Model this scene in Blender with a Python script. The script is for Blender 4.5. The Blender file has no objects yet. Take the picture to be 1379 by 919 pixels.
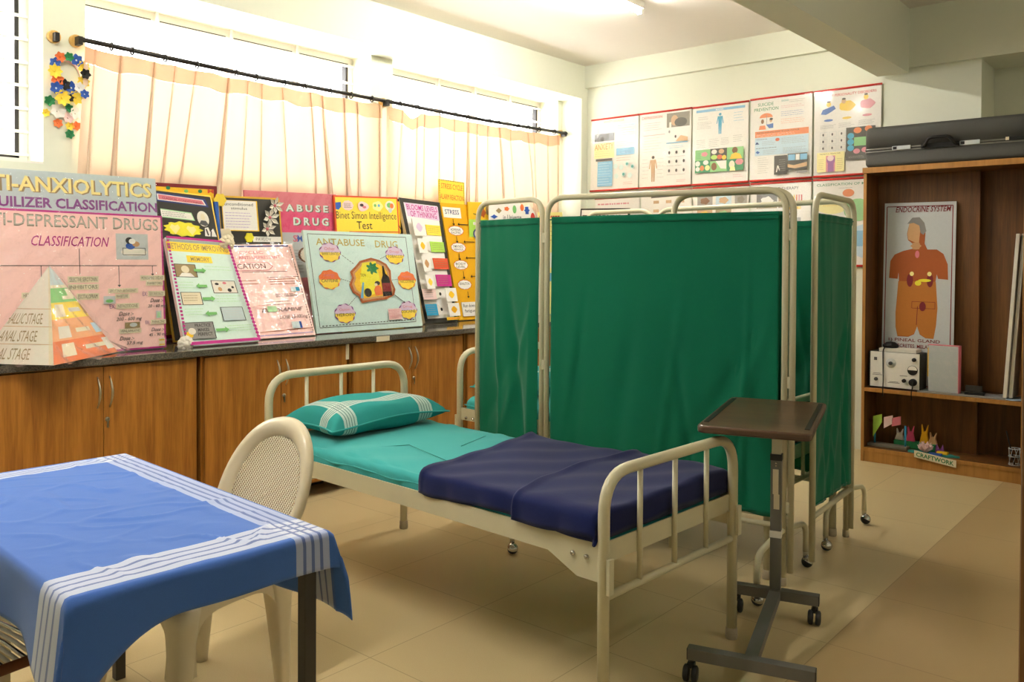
import bpy, bmesh, math, random
from mathutils import Vector, Matrix, noise
random.seed(7)
S = bpy.context.scene
COL = S.collection
PI = math.pi
V = Vector

# ------------------------------------------------------------------ materials
def lin(c):
    r = []
    for x in c[:3]:
        x /= 255.0
        r.append(x / 12.92 if x <= .04045 else ((x + .055) / 1.055) ** 2.4)
    return (r[0], r[1], r[2], 1.0)

MATS = {}
def newmat(name):
    m = bpy.data.materials.new(name); m.use_nodes = True
    nt = m.node_tree; nt.nodes.clear()
    out = nt.nodes.new('ShaderNodeOutputMaterial')
    b = nt.nodes.new('ShaderNodeBsdfPrincipled')
    nt.links.new(b.outputs[0], out.inputs[0])
    MATS[name] = m
    return m, nt, b, out

def N(nt, t, **k):
    n = nt.nodes.new(t)
    for a, v in k.items():
        if a.startswith('i_'):
            n.inputs[int(a[2:])].default_value = v
        else:
            setattr(n, a, v)
    return n

def mth(nt, op, a, b=None, c=None, clamp=False):
    n = nt.nodes.new('ShaderNodeMath'); n.operation = op; n.use_clamp = clamp
    for i, x in enumerate((a, b, c)):
        if x is None: continue
        if isinstance(x, (int, float)): n.inputs[i].default_value = x
        else: nt.links.new(x, n.inputs[i])
    return n.outputs[0]

def mixc(nt, fac, a, b):
    n = nt.nodes.new('ShaderNodeMix'); n.data_type = 'RGBA'
    for i, x in ((0, fac), (6, a), (7, b)):
        if isinstance(x, (int, float, tuple)): n.inputs[i].default_value = x
        else: nt.links.new(x, n.inputs[i])
    return n.outputs[2]

def plain(name, rgb, rough=.6, metal=0., var=.06, bump=0., scale=40., spec=.5):
    """a coloured surface with a faint procedural mottling"""
    m, nt, b, out = newmat(name)
    tc = N(nt, 'ShaderNodeTexCoord')
    no = N(nt, 'ShaderNodeTexNoise'); no.inputs['Scale'].default_value = scale
    nt.links.new(tc.outputs['Object'], no.inputs['Vector'])
    c = lin(rgb)
    d = tuple(min(1, x * (1 - var)) for x in c[:3]) + (1,)
    e = tuple(min(1, x * (1 + var)) for x in c[:3]) + (1,)
    nt.links.new(mixc(nt, no.outputs['Fac'], d, e), b.inputs['Base Color'])
    b.inputs['Roughness'].default_value = rough
    b.inputs['Metallic'].default_value = metal
    b.inputs['Specular IOR Level'].default_value = spec
    if bump:
        bp = N(nt, 'ShaderNodeBump'); bp.inputs['Strength'].default_value = bump
        bp.inputs['Distance'].default_value = .004
        nt.links.new(no.outputs['Fac'], bp.inputs['Height'])
        nt.links.new(bp.outputs[0], b.inputs['Normal'])
    return m

def wood(name, c0, c1, scale=(30, 30, 1.6), rough=.42, spec=.4):
    m, nt, b, out = newmat(name)
    tc = N(nt, 'ShaderNodeTexCoord')
    mp = N(nt, 'ShaderNodeMapping'); mp.inputs['Scale'].default_value = scale
    nt.links.new(tc.outputs['Object'], mp.inputs['Vector'])
    a = N(nt, 'ShaderNodeTexNoise'); a.inputs['Scale'].default_value = 1.; a.inputs['Detail'].default_value = 6
    a.inputs['Distortion'].default_value = .6
    nt.links.new(mp.outputs[0], a.inputs['Vector'])
    g = N(nt, 'ShaderNodeTexNoise'); g.inputs['Scale'].default_value = 6.; g.inputs['Detail'].default_value = 3
    nt.links.new(mp.outputs[0], g.inputs['Vector'])
    f = mth(nt, 'ADD', mth(nt, 'MULTIPLY', a.outputs['Fac'], .7), mth(nt, 'MULTIPLY', g.outputs['Fac'], .3))
    r = N(nt, 'ShaderNodeValToRGB')
    r.color_ramp.elements[0].position = .36; r.color_ramp.elements[0].color = lin(c0)
    r.color_ramp.elements[1].position = .66; r.color_ramp.elements[1].color = lin(c1)
    nt.links.new(f, r.inputs[0])
    nt.links.new(r.outputs[0], b.inputs['Base Color'])
    b.inputs['Roughness'].default_value = rough
    b.inputs['Specular IOR Level'].default_value = spec
    return m

def fabric(name, rgb, weave=900., var=.12, rough=.9, bump=.25):
    m, nt, b, out = newmat(name)
    tc = N(nt, 'ShaderNodeTexCoord')
    no = N(nt, 'ShaderNodeTexNoise'); no.inputs['Scale'].default_value = weave; no.inputs['Detail'].default_value = 1
    nt.links.new(tc.outputs['Object'], no.inputs['Vector'])
    n2 = N(nt, 'ShaderNodeTexNoise'); n2.inputs['Scale'].default_value = 5.; n2.inputs['Detail'].default_value = 4
    nt.links.new(tc.outputs['Object'], n2.inputs['Vector'])
    c = lin(rgb)
    d = tuple(x * (1 - var) for x in c[:3]) + (1,)
    e = tuple(min(1, x * (1 + var)) for x in c[:3]) + (1,)
    nt.links.new(mixc(nt, no.outputs['Fac'], d, e), b.inputs['Base Color'])
    b.inputs['Roughness'].default_value = rough
    b.inputs['Specular IOR Level'].default_value = .15
    b.inputs['Sheen Weight'].default_value = .15
    bp = N(nt, 'ShaderNodeBump'); bp.inputs['Strength'].default_value = bump; bp.inputs['Distance'].default_value = .01
    nt.links.new(n2.outputs['Fac'], bp.inputs['Height'])
    nt.links.new(bp.outputs[0], b.inputs['Normal'])
    return m

PAL = dict(
 white=(236, 233, 226), offwhite=(226, 220, 206), paper=(238, 234, 226), cream=(226, 214, 184), black=(26, 24, 22), ink=(58, 52, 50),
 charcoal=(52, 50, 44), grey=(140, 138, 134), lightgrey=(196, 200, 200), darkgrey=(84, 84, 84), greyblue=(190, 206, 208),
 pink=(252, 206, 200), mustard=(196, 172, 84), hotpink=(224, 84, 126), magenta=(184, 44, 130), rose=(214, 120, 132), palepink=(240, 206, 202), maroon=(120, 36, 40),
 red=(204, 58, 48), orange=(232, 118, 62), brick=(214, 84, 50), yellow=(246, 214, 74), gold=(236, 190, 42), amber=(226, 168, 20), lemon=(236, 226, 60), paleyellow=(246, 232, 150),
 green=(40, 124, 74), mint=(214, 236, 226), aqua=(206, 230, 224), lime=(170, 214, 90), leaf=(120, 190, 110), teal=(58, 150, 140), palegreen=(176, 220, 168),
 blue=(52, 92, 176), sky=(110, 176, 216), paleblue=(190, 220, 238), navy=(40, 52, 110), cyan=(50, 150, 190), purple=(134, 74, 140), violet=(176, 150, 206), lilac=(214, 190, 214),
 brown=(112, 66, 36), tan=(196, 150, 104), torso=(188, 118, 48), apricot=(238, 168, 118), skin=(206, 160, 112), rust=(168, 88, 40), wine=(130, 44, 48), grime=(118, 112, 96), khaki=(150, 130, 90))
def C(n):
    if n not in MATS:
        if n == 'goldfoil': plain(n, (214, 170, 60), .35, .6, .1)
        elif n == 'silverfoil': plain(n, (190, 184, 170), .4, .5, .3, 0, 160)
        elif n == 'glitter': plain(n, (40, 90, 170), .4, .3, .5, 0, 300)
        elif n.startswith('faded_'): plain(n, [x * .72 + y * .28 for x, y in zip(PAL[n[6:]], (236, 234, 228))], .62, 0, .05, 0, 60, .3)
        else: plain(n, PAL[n], .62, 0, .05, 0, 60, .3)
    return MATS[n]

plain('wall_paint', (228, 230, 212), .7, 0, .015, .03, 30, .2)
plain('ceiling_paint', (240, 234, 224), .75, 0, .015, .03, 25, .2)
plain('window_paint', (240, 236, 226), .5)
plain('gasket', (36, 30, 28), .6)
plain('steel_cream', (205, 198, 166), .32, 0, .03, 0, 30)
plain('chrome', (200, 200, 200), .12, 1., .02)
plain('nickel', (176, 168, 150), .3, 1., .05)
plain('rubber', (22, 22, 24), .45)
plain('rubber_tip', (176, 164, 140), .6)
plain('cart_grey', (110, 108, 102), .42, .25, .05, .05)
plain('rod_black', (46, 42, 38), .4, .5)
plain('plastic_cream', (226, 212, 180), .28, 0, .02)
plain('dark_steel', (62, 58, 52), .45, .3)
plain('case_shell', (74, 73, 68), .5, 0, .22, .6, 420, .4)
plain('case_trim', (120, 118, 110), .35, .5)
plain('granite_edge', (70, 66, 60), .3, 0, .4, 0, 220)
wood('cabinet_wood', (136, 84, 26), (180, 120, 48))
wood('shelf_wood', (86, 54, 22), (122, 78, 34), (26, 26, 1.4), .5)  # darkened: the shade inside the bookcase is mixed into this wood
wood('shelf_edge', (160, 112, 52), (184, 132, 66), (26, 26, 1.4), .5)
wood('walnut', (74, 54, 40), (104, 76, 54), (2.2, 26, 26), .3, .5)
wood('block_wood', (206, 160, 84), (226, 184, 110), (30, 30, 30), .6)
fabric('screen_green', (8, 106, 76), 700, .22, .9, .12)
fabric('sheet_teal', (58, 164, 162), 900, .08, .9, .35)
fabric('blanket_navy', (13, 24, 74), 500, .28, .95, .3)

def granite():
    m, nt, b, out = newmat('granite')
    tc = N(nt, 'ShaderNodeTexCoord')
    v = N(nt, 'ShaderNodeTexVoronoi'); v.inputs['Scale'].default_value = 260
    nt.links.new(tc.outputs['Object'], v.inputs['Vector'])
    nt.links.new(mixc(nt, v.outputs['Color'], lin((46, 43, 40)), lin((116, 108, 96))), b.inputs['Base Color'])
    b.inputs['Roughness'].default_value = .08
    b.inputs['Specular IOR Level'].default_value = .7
granite()

def floor_mat():
    m, nt, b, out = newmat('floor_tile')
    tc = N(nt, 'ShaderNodeTexCoord'); sp = N(nt, 'ShaderNodeSeparateXYZ')
    nt.links.new(tc.outputs['Object'], sp.inputs[0])
    def joint(o, off):
        t = mth(nt, 'FRACT', mth(nt, 'DIVIDE', mth(nt, 'SUBTRACT', o, off), .6))
        d = mth(nt, 'MINIMUM', t, mth(nt, 'SUBTRACT', 1., t))
        return mth(nt, 'LESS_THAN', d, .0032), mth(nt, 'FLOOR', mth(nt, 'DIVIDE', mth(nt, 'SUBTRACT', o, off), .6))
    jx, ix = joint(sp.outputs[0], -2.353); jy, iy = joint(sp.outputs[1], 1.985)
    j = mth(nt, 'MAXIMUM', jx, jy)
    cx = N(nt, 'ShaderNodeCombineXYZ'); nt.links.new(ix, cx.inputs[0]); nt.links.new(iy, cx.inputs[1])
    wn = N(nt, 'ShaderNodeTexWhiteNoise'); nt.links.new(cx.outputs[0], wn.inputs[0])
    n1 = N(nt, 'ShaderNodeTexNoise'); n1.inputs['Scale'].default_value = 300; n1.inputs['Detail'].default_value = 1
    nt.links.new(tc.outputs['Object'], n1.inputs['Vector'])
    base = mixc(nt, n1.outputs['Fac'], lin((192, 172, 128)), lin((212, 194, 150)))
    base = mixc(nt, mth(nt, 'MULTIPLY', wn.outputs[0], .22), base, lin((184, 160, 116)))
    # the tiles right of this joint are mixed browner
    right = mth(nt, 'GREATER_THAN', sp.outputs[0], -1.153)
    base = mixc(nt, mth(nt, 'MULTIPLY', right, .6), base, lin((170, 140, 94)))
    base = mixc(nt, mth(nt, 'MULTIPLY', j, .5), base, lin((120, 98, 66)))
    nt.links.new(base, b.inputs['Base Color'])
    b.inputs['Roughness'].default_value = .34
    b.inputs['Specular IOR Level'].default_value = .35
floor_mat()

def translucent(name, rgb, fac=.55):
    m, nt, b, out = newmat(name)
    tc = N(nt, 'ShaderNodeTexCoord')
    no = N(nt, 'ShaderNodeTexNoise'); no.inputs['Scale'].default_value = 500
    nt.links.new(tc.outputs['Object'], no.inputs['Vector'])
    c = lin(rgb)
    cc = mixc(nt, no.outputs['Fac'], tuple(x * .9 for x in c[:3]) + (1,), c)
    nt.links.new(cc, b.inputs['Base Color']); b.inputs['Roughness'].default_value = .9
    b.inputs['Specular IOR Level'].default_value = .1
    t = N(nt, 'ShaderNodeBsdfTranslucent'); nt.links.new(cc, t.inputs[0])
    mx = N(nt, 'ShaderNodeMixShader'); mx.inputs[0].default_value = fac
    nt.links.new(b.outputs[0], mx.inputs[1]); nt.links.new(t.outputs[0], mx.inputs[2])
    nt.links.new(mx.outputs[0], out.inputs[0])
translucent('curtain_cloth', (244, 216, 188), .125)
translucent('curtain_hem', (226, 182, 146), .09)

def glassy(name, rough, amount, bump, scale):
    m, nt, b, out = newmat(name)
    nt.nodes.remove(b)
    tr = N(nt, 'ShaderNodeBsdfTransparent'); gl = N(nt, 'ShaderNodeBsdfGlossy')
    gl.inputs['Roughness'].default_value = rough
    mx = N(nt, 'ShaderNodeMixShader')
    tc = N(nt, 'ShaderNodeTexCoord')
    if bump:
        no = N(nt, 'ShaderNodeTexNoise'); no.inputs['Scale'].default_value = scale; no.inputs['Detail'].default_value = 3
        no.inputs['Distortion'].default_value = 1.5
        nt.links.new(tc.outputs['Object'], no.inputs['Vector'])
        bp = N(nt, 'ShaderNodeBump'); bp.inputs['Strength'].default_value = bump; bp.inputs['Distance'].default_value = .02
        nt.links.new(no.outputs['Fac'], bp.inputs['Height'])
        nt.links.new(bp.outputs[0], gl.inputs['Normal'])
    ge = N(nt, 'ShaderNodeNewGeometry'); dt = N(nt, 'ShaderNodeVectorMath', operation='DOT_PRODUCT')
    nt.links.new(bp.outputs[0] if bump else ge.outputs['Normal'], dt.inputs[0]); nt.links.new(ge.outputs['Incoming'], dt.inputs[1])
    sch = mth(nt, 'ADD', .045, mth(nt, 'MULTIPLY', .955, mth(nt, 'POWER', mth(nt, 'SUBTRACT', 1., mth(nt, 'ABSOLUTE', dt.outputs['Value']), None, True), 5.)))
    nt.links.new(mth(nt, 'MULTIPLY', sch, amount, None, True), mx.inputs[0])
    nt.links.new(tr.outputs[0], mx.inputs[1]); nt.links.new(gl.outputs[0], mx.inputs[2])
    nt.links.new(mx.outputs[0], out.inputs[0])
glassy('window_glass', .02, .8, 0, 1)
glassy('plastic_film', .09, 1.6, .35, 9)
glassy('laminate_film', .12, 1., .05, 5)

def emis(name, rgb, s):
    m, nt, b, out = newmat(name); nt.nodes.remove(b)
    e = N(nt, 'ShaderNodeEmission'); e.inputs[0].default_value = lin(rgb); e.inputs[1].default_value = s
    nt.links.new(e.outputs[0], out.inputs[0])
emis('tube_glow', (255, 249, 240), 105)
emis('tube_dim', (255, 249, 240), 30)

def stripes_cloth(name, base, band, line, bands_u, bands_v, lw, gap_lines=3, v_cover=.72, sheen=0.):
    """woven cloth: pale bands along both directions (cloth coordinates in metres in the UV map) with thin lines in the bands"""
    m, nt, b, out = newmat(name)
    uv = N(nt, 'ShaderNodeUVMap'); uv.uv_map = 'UVMap'
    sp = N(nt, 'ShaderNodeSeparateXYZ'); nt.links.new(uv.outputs[0], sp.inputs[0])
    def dirmask(o, bands):
        tot, lines = None, None
        for (a, c) in bands:
            k = mth(nt, 'MULTIPLY', mth(nt, 'GREATER_THAN', o, a), mth(nt, 'LESS_THAN', o, c))
            tot = k if tot is None else mth(nt, 'ADD', tot, k)
            for i in range(gap_lines):
                p = a + (c - a) * (i + 1) / (gap_lines + 1)
                l = mth(nt, 'LESS_THAN', mth(nt, 'ABSOLUTE', mth(nt, 'SUBTRACT', o, p)), lw)
                lines = l if lines is None else mth(nt, 'ADD', lines, l)
        return tot, lines
    bu, lu = dirmask(sp.outputs[0], bands_u); bv, lv = dirmask(sp.outputs[1], bands_v)
    cov = mth(nt, 'SUBTRACT', 1., mth(nt, 'MULTIPLY', mth(nt, 'SUBTRACT', 1., mth(nt, 'MULTIPLY', bu, .72)), mth(nt, 'SUBTRACT', 1., mth(nt, 'MULTIPLY', bv, v_cover))), True)
    lines = mth(nt, 'MAXIMUM', lu, lv, None, True)
    fac = mth(nt, 'MULTIPLY', cov, mth(nt, 'SUBTRACT', 1., mth(nt, 'MULTIPLY', lines, .75)))
    tc = N(nt, 'ShaderNodeTexCoord')
    no = N(nt, 'ShaderNodeTexNoise'); no.inputs['Scale'].default_value = 700
    nt.links.new(tc.outputs['Object'], no.inputs['Vector'])
    c = lin(base)
    bc = mixc(nt, no.outputs['Fac'], tuple(x * .86 for x in c[:3]) + (1,), tuple(min(1, x * 1.14) for x in c[:3]) + (1,))
    col = mixc(nt, fac, mixc(nt, mth(nt, 'MULTIPLY', lines, mth(nt, 'GREATER_THAN', cov, .1)), bc, lin(line)), lin(band))
    nt.links.new(col, b.inputs['Base Color'])
    b.inputs['Roughness'].default_value = .9; b.inputs['Specular IOR Level'].default_value = .15; b.inputs['Sheen Weight'].default_value = sheen
    n2 = N(nt, 'ShaderNodeTexNoise'); n2.inputs['Scale'].default_value = 9; n2.inputs['Detail'].default_value = 4
    nt.links.new(tc.outputs['Object'], n2.inputs['Vector'])
    bp = N(nt, 'ShaderNodeBump'); bp.inputs['Strength'].default_value = .25; bp.inputs['Distance'].default_value = .008
    nt.links.new(n2.outputs['Fac'], bp.inputs['Height']); nt.links.new(bp.outputs[0], b.inputs['Normal'])

def weave_mat():
    """moulded cane pattern of the chair back: rows of cream bumps with small dark gaps"""
    m, nt, b, out = newmat('cane_pattern')
    uv = N(nt, 'ShaderNodeUVMap'); uv.uv_map = 'UVMap'
    sp = N(nt, 'ShaderNodeSeparateXYZ'); nt.links.new(uv.outputs[0], sp.inputs[0])
    a = mth(nt, 'SINE', mth(nt, 'MULTIPLY', sp.outputs[0], 2 * PI / .0125))
    c = mth(nt, 'SINE', mth(nt, 'MULTIPLY', sp.outputs[1], 2 * PI / .0125))
    p = mth(nt, 'MULTIPLY', a, c)
    f = mth(nt, 'GREATER_THAN', p, .36)
    nt.links.new(mixc(nt, f, lin((230, 218, 188)), lin((132, 94, 54))), b.inputs['Base Color'])
    b.inputs['Roughness'].default_value = .35
    bp = N(nt, 'ShaderNodeBump'); bp.inputs['Strength'].default_value = .7; bp.inputs['Distance'].default_value = .003
    bp.invert = True
    nt.links.new(p, bp.inputs['Height']); nt.links.new(bp.outputs[0], b.inputs['Normal'])
weave_mat()

# ------------------------------------------------------------------ mesh helpers
class MB:
    def __init__(s): s.v = []; s.f = []; s.mi = []; s.m = []; s.uv = None; s.sm = []; s.layer = 0
    def mat(s, m):
        if isinstance(m, str): m = C(m)
        if m not in s.m: s.m.append(m)
        return s.m.index(m)
    def add(s, vs, fs, m, smooth=False):
        o = len(s.v); k = s.mat(m)
        s.v += [tuple(x) for x in vs]
        for f in fs:
            s.f.append([i + o for i in f]); s.mi.append(k); s.sm.append(smooth)
    def box(s, c, d, m, rot=None):
        c = V(c); h = [x / 2 for x in d]
        vs = []
        for x in (-1, 1):
            for y in (-1, 1):
                for z in (-1, 1):
                    p = V((x * h[0], y * h[1], z * h[2]))
                    vs.append(c + (rot @ p if rot else p))
        s.add(vs, [(0, 1, 3, 2), (4, 6, 7, 5), (0, 4, 5, 1), (2, 3, 7, 6), (0, 2, 6, 4), (1, 5, 7, 3)], m)
    def bb(s, x0, x1, y0, y1, z0, z1, m): s.box(((x0 + x1) / 2, (y0 + y1) / 2, (z0 + z1) / 2), (abs(x1 - x0), abs(y1 - y0), abs(z1 - z0)), m)
    def tube(s, pts, r, m, seg=10, caps=True, closed=False):
        pts = [V(p) for p in pts]; n = len(pts); vs = []; up = None
        rr = r if isinstance(r, (list, tuple)) else [r] * n
        for i, p in enumerate(pts):
            if closed: t = pts[(i + 1) % n] - pts[i - 1]
            else: t = pts[min(i + 1, n - 1)] - pts[max(i - 1, 0)]
            t.normalize()
            if up is None:
                up = V((0, 0, 1)) if abs(t.z) < .9 else V((1, 0, 0))
            up = (up - t * up.dot(t)); up.normalize()
            w = t.cross(up)
            for k in range(seg):
                a = 2 * PI * k / seg
                vs.append(p + (up * math.cos(a) + w * math.sin(a)) * rr[i])
        fs = []
        for i in range(n if closed else n - 1):
            j = (i + 1) % n
            for k in range(seg):
                l = (k + 1) % seg
                fs.append((i * seg + k, i * seg + l, j * seg + l, j * seg + k))
        s.add(vs, fs, m, True)
        if caps and not closed:
            o = len(s.v) - len(vs); k = s.mat(m)
            s.f += [[o + q for q in range(seg)][::-1], [o + (n - 1) * seg + q for q in range(seg)]]
            s.mi += [k, k]; s.sm += [False, False]
    def lathe(s, prof, m, c=(0, 0, 0), seg=20, axis='z', smooth=True):
        vs = []; c = V(c)
        for (r, z) in prof:
            for k in range(seg):
                a = 2 * PI * k / seg
                p = V((r * math.cos(a), r * math.sin(a), z))
                if axis == 'x': p = V((p.z, p.x, p.y))
                if axis == 'y': p = V((p.x, p.z, p.y))
                vs.append(c + p)
        fs = []
        for i in range(len(prof) - 1):
            for k in range(seg):
                l = (k + 1) % seg
                fs.append((i * seg + k, i * seg + l, (i + 1) * seg + l, (i + 1) * seg + k))
        s.add(vs, fs, m, smooth)
        o = len(s.v) - len(vs); k = s.mat(m)
        for i, rv in ((0, True), (len(prof) - 1, False)):
            if prof[i][0] > 1e-4:
                q = [o + i * seg + t for t in range(seg)]
                s.f.append(q[::-1] if rv else q); s.mi.append(k); s.sm.append(False)
    def prism(s, poly, m, t0, t1, fn):
        """polygon of (a,b) points pushed from t0 to t1; fn(a,b,t) gives the point"""
        n = len(poly)
        vs = [fn(a, b, t0) for a, b in poly] + [fn(a, b, t1) for a, b in poly]
        fs = [tuple(range(n))[::-1], tuple(range(n, 2 * n))] + [(i, (i + 1) % n, n + (i + 1) % n, n + i) for i in range(n)]
        s.add(vs, fs, m)
    def grid(s, nu, nv, fn, m, smooth=True):
        vs = [fn(i / nu, j / nv) for j in range(nv + 1) for i in range(nu + 1)]
        fs = [(j * (nu + 1) + i, j * (nu + 1) + i + 1, (j + 1) * (nu + 1) + i + 1, (j + 1) * (nu + 1) + i) for j in range(nv) for i in range(nu)]
        s.add(vs, fs, m, smooth)
    def build(s, name, parent=None, loc=None, uvs=None, bevel=0, sub=0, solid=0, weld=False):
        me = bpy.data.meshes.new(name)
        me.from_pydata(s.v, [], s.f)
        for m in s.m: me.materials.append(m)
        me.polygons.foreach_set('material_index', s.mi)
        me.polygons.foreach_set('use_smooth', s.sm)
        if uvs:
            l = me.uv_layers.new(name='UVMap')
            for lp in me.loops: l.data[lp.index].uv = uvs[lp.vertex_index]
        me.validate()
        bm = bmesh.new(); bm.from_mesh(me)
        if weld: bmesh.ops.remove_doubles(bm, verts=bm.verts, dist=1e-5)
        bmesh.ops.recalc_face_normals(bm, faces=bm.faces)
        bm.to_mesh(me); bm.free()
        o = bpy.data.objects.new(name, me); COL.objects.link(o)
        if parent: o.parent = parent
        if loc is not None: o.location = loc
        if bevel:
            md = o.modifiers.new('Bevel', 'BEVEL'); md.width = bevel; md.segments = 2; md.limit_method = 'ANGLE'
        if solid:
            md = o.modifiers.new('Solidify', 'SOLIDIFY'); md.thickness = solid; md.offset = -1
        if sub:
            md = o.modifiers.new('Subdivision', 'SUBSURF'); md.levels = sub; md.render_levels = sub
        return o

def fillet(pts, r, n=6):
    """polyline with its inner corners rounded"""
    pts = [V(p) for p in pts]; out = [pts[0]]
    for i in range(1, len(pts) - 1):
        p = pts[i]; a = (pts[i - 1] - p); b = (pts[i + 1] - p)
        rr = min(r, a.length * .49, b.length * .49)
        a.normalize(); b.normalize()
        p0 = p + a * rr; p1 = p + b * rr
        for k in range(n + 1):
            t = k / n
            out.append(p0 * (1 - t) ** 2 + p * 2 * t * (1 - t) + p1 * t * t)
    out.append(pts[-1])
    return out

def tag(o, label, cat, group=None):
    o['label'] = label; o['category'] = cat
    if group: o['group'] = group
    return o
def thing(name, label, cat, loc=(0, 0, 0), rz=0., group=None):
    o = bpy.data.objects.new(name, None); COL.objects.link(o)
    o.location = loc; o.rotation_euler = (0, 0, rz); o.empty_display_size = .1
    return tag(o, label, cat, group)
def struct(o): o['kind'] = 'structure'; return o
def dup(o, parent=None):
    c = o.copy(); COL.objects.link(c)
    if parent: c.parent = parent
    for ch in o.children: dup(ch, c)
    return c

# ------------------------------------------------------------------ writing and flat artwork
_tc = {}
def glyphs(s, bold=0.):
    key = (s, bold)
    if key not in _tc:
        cu = bpy.data.curves.new('t', 'FONT'); cu.body = s; cu.resolution_u = 2; cu.offset = bold
        ob = bpy.data.objects.new('t', cu); COL.objects.link(ob)
        dg = bpy.context.evaluated_depsgraph_get(); dg.update()
        me = bpy.data.meshes.new_from_object(ob.evaluated_get(dg))
        vs = [(v.co.x, v.co.y) for v in me.vertices]; fs = [tuple(p.vertices) for p in me.polygons]
        bpy.data.objects.remove(ob); bpy.data.meshes.remove(me); bpy.data.curves.remove(cu)
        xs = [v[0] for v in vs]; ys = [v[1] for v in vs]
        x0, x1, y0, y1 = min(xs), max(xs), min(ys), max(ys)
        _tc[key] = ([((x - x0) / max(x1 - x0, 1e-6), (y1 - y) / max(y1 - y0, 1e-6)) for x, y in vs], fs)
    return _tc[key]

class Panel:
    """a flat sheet given by its four corners; u to the right, v down, w out of the front"""
    def __init__(s, TL, TR, BR, BL):
        s.q = [V(x) for x in (TL, TR, BR, BL)]
        n0 = (s.q[2] - s.q[3]).cross(s.q[0] - s.q[3])           # keep the sheet flat: top right corner on the plane of the other three
        d = s.q[1] - EYE
        if abs(d.dot(n0)) > 1e-6: s.q[1] = EYE + d * ((s.q[3] - EYE).dot(n0) / d.dot(n0))
        r = (s.q[1] - s.q[0] + s.q[2] - s.q[3]); u = (s.q[0] - s.q[3] + s.q[1] - s.q[2])
        s.W = r.length / 2; s.H = u.length / 2
        s.n = r.cross(u).normalized()
    def P(s, u, v, w=0.):
        a = s.q[0].lerp(s.q[1], u); b = s.q[3].lerp(s.q[2], u)
        return a.lerp(b, v) + s.n * w
    def slab(s, m, edge, t=.018, border=None, bw=.015):
        mb = MB()
        mb.prism([(0, 0), (1, 0), (1, 1), (0, 1)], edge, -t, 0, lambda a, b, w: s.P(a, b, w))
        if border:
            mb.add([s.P(0, 0, .0006), s.P(1, 0, .0006), s.P(1, 1, .0006), s.P(0, 1, .0006)], [(0, 3, 2, 1)], border)
            x, y = bw / s.W, bw / s.H
            mb.add([s.P(x, y, .0012), s.P(1 - x, y, .0012), s.P(1 - x, 1 - y, .0012), s.P(x, 1 - y, .0012)], [(0, 3, 2, 1)], m)
        else:
            mb.add([s.P(0, 0, .0008), s.P(1, 0, .0008), s.P(1, 1, .0008), s.P(0, 1, .0008)], [(0, 3, 2, 1)], m)
        return mb

class Art(MB):
    def __init__(s, pn, base=.0018): super().__init__(); s.pn = pn; s.w = base
    def nx(s): s.w += .00006; return s.w
    def poly(s, pts, m):
        w = s.nx(); s.add([s.pn.P(u, v, w) for u, v in pts], [tuple(range(len(pts)))], m)
    def r(s, u0, v0, u1, v1, m): s.poly([(u0, v0), (u1, v0), (u1, v1), (u0, v1)], m)
    def card(s, u0, v0, u1, v1, m, t=.004):
        s.w += .00006; w = s.w
        s.prism([(u0, v0), (u1, v0), (u1, v1), (u0, v1)], m, w, w + t, lambda a, b, c: s.pn.P(a, b, c)); s.w += t
    def e(s, u, v, ru, rv, m, n=18, bump=0, k=8):
        s.poly([(u + ru * (1 + bump * math.cos(k * a)) * math.cos(a), v + rv * (1 + bump * math.cos(k * a)) * math.sin(a)) for a in [2 * PI * i / n for i in range(n)]], m)
    def l(s, u0, v0, u1, v1, t, m):
        dx, dy = (u1 - u0) * s.pn.W, (v1 - v0) * s.pn.H; L = math.hypot(dx, dy) or 1
        nx, ny = -dy / L * t / 2 / s.pn.W, dx / L * t / 2 / s.pn.H
        s.poly([(u0 + nx, v0 + ny), (u1 + nx, v1 + ny), (u1 - nx, v1 - ny), (u0 - nx, v0 - ny)], m)
    def dash(s, u0, v0, u1, v1, n, t, m):
        for i in range(n):
            a, b = i / n, (i + .6) / n
            s.l(u0 + (u1 - u0) * a, v0 + (v1 - v0) * a, u0 + (u1 - u0) * b, v0 + (v1 - v0) * b, t, m)
    def frame(s, u0, v0, u1, v1, t, m):
        for a in ((u0, v0, u1, v0), (u1, v0, u1, v1), (u1, v1, u0, v1), (u0, v1, u0, v0)): s.l(*a, t, m)
    def arrow(s, u0, v0, u1, v1, t, m, head=2.6):
        s.l(u0, v0, u1, v1, t, m)
        dx, dy = (u1 - u0) * s.pn.W, (v1 - v0) * s.pn.H; L = math.hypot(dx, dy); dx /= L; dy /= L
        h = t * head
        q = [(u1 + dx * h / s.pn.W, v1 + dy * h / s.pn.H)]
        for k in (1, -1): q.append((u1 + (-dy * k * h * .8) / s.pn.W, v1 + (dx * k * h * .8) / s.pn.H))
        s.poly(q, m)
    def t(s, txt, u0, v0, u1, v1, m, bold=0., slant=0., rise=0.):
        vs, fs = glyphs(txt, bold); w = s.nx()
        s.add([s.pn.P(u0 + (u1 - u0) * (x + slant * (1 - y)), v0 + (v1 - v0) * y + rise * x, w) for x, y in vs], fs, m)
    def scr(s, u0, v0, u1, v1, n, m, t=.003):
        """rows of writing too small to read"""
        for i in range(n):
            v = v0 + (v1 - v0) * (i + .5) / n; u = u0; e = u1 - (u1 - u0) * random.uniform(0, .25)
            while u < e:
                w = min(random.uniform(.03, .11) * (u1 - u0) + .002, e - u)
                s.l(u, v + random.uniform(-.1, .1) * t / s.pn.H, u + w, v, t, m); u += w + .02 * (u1 - u0)
    def out(s, name, parent):
        return s.build(name, parent)

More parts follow.
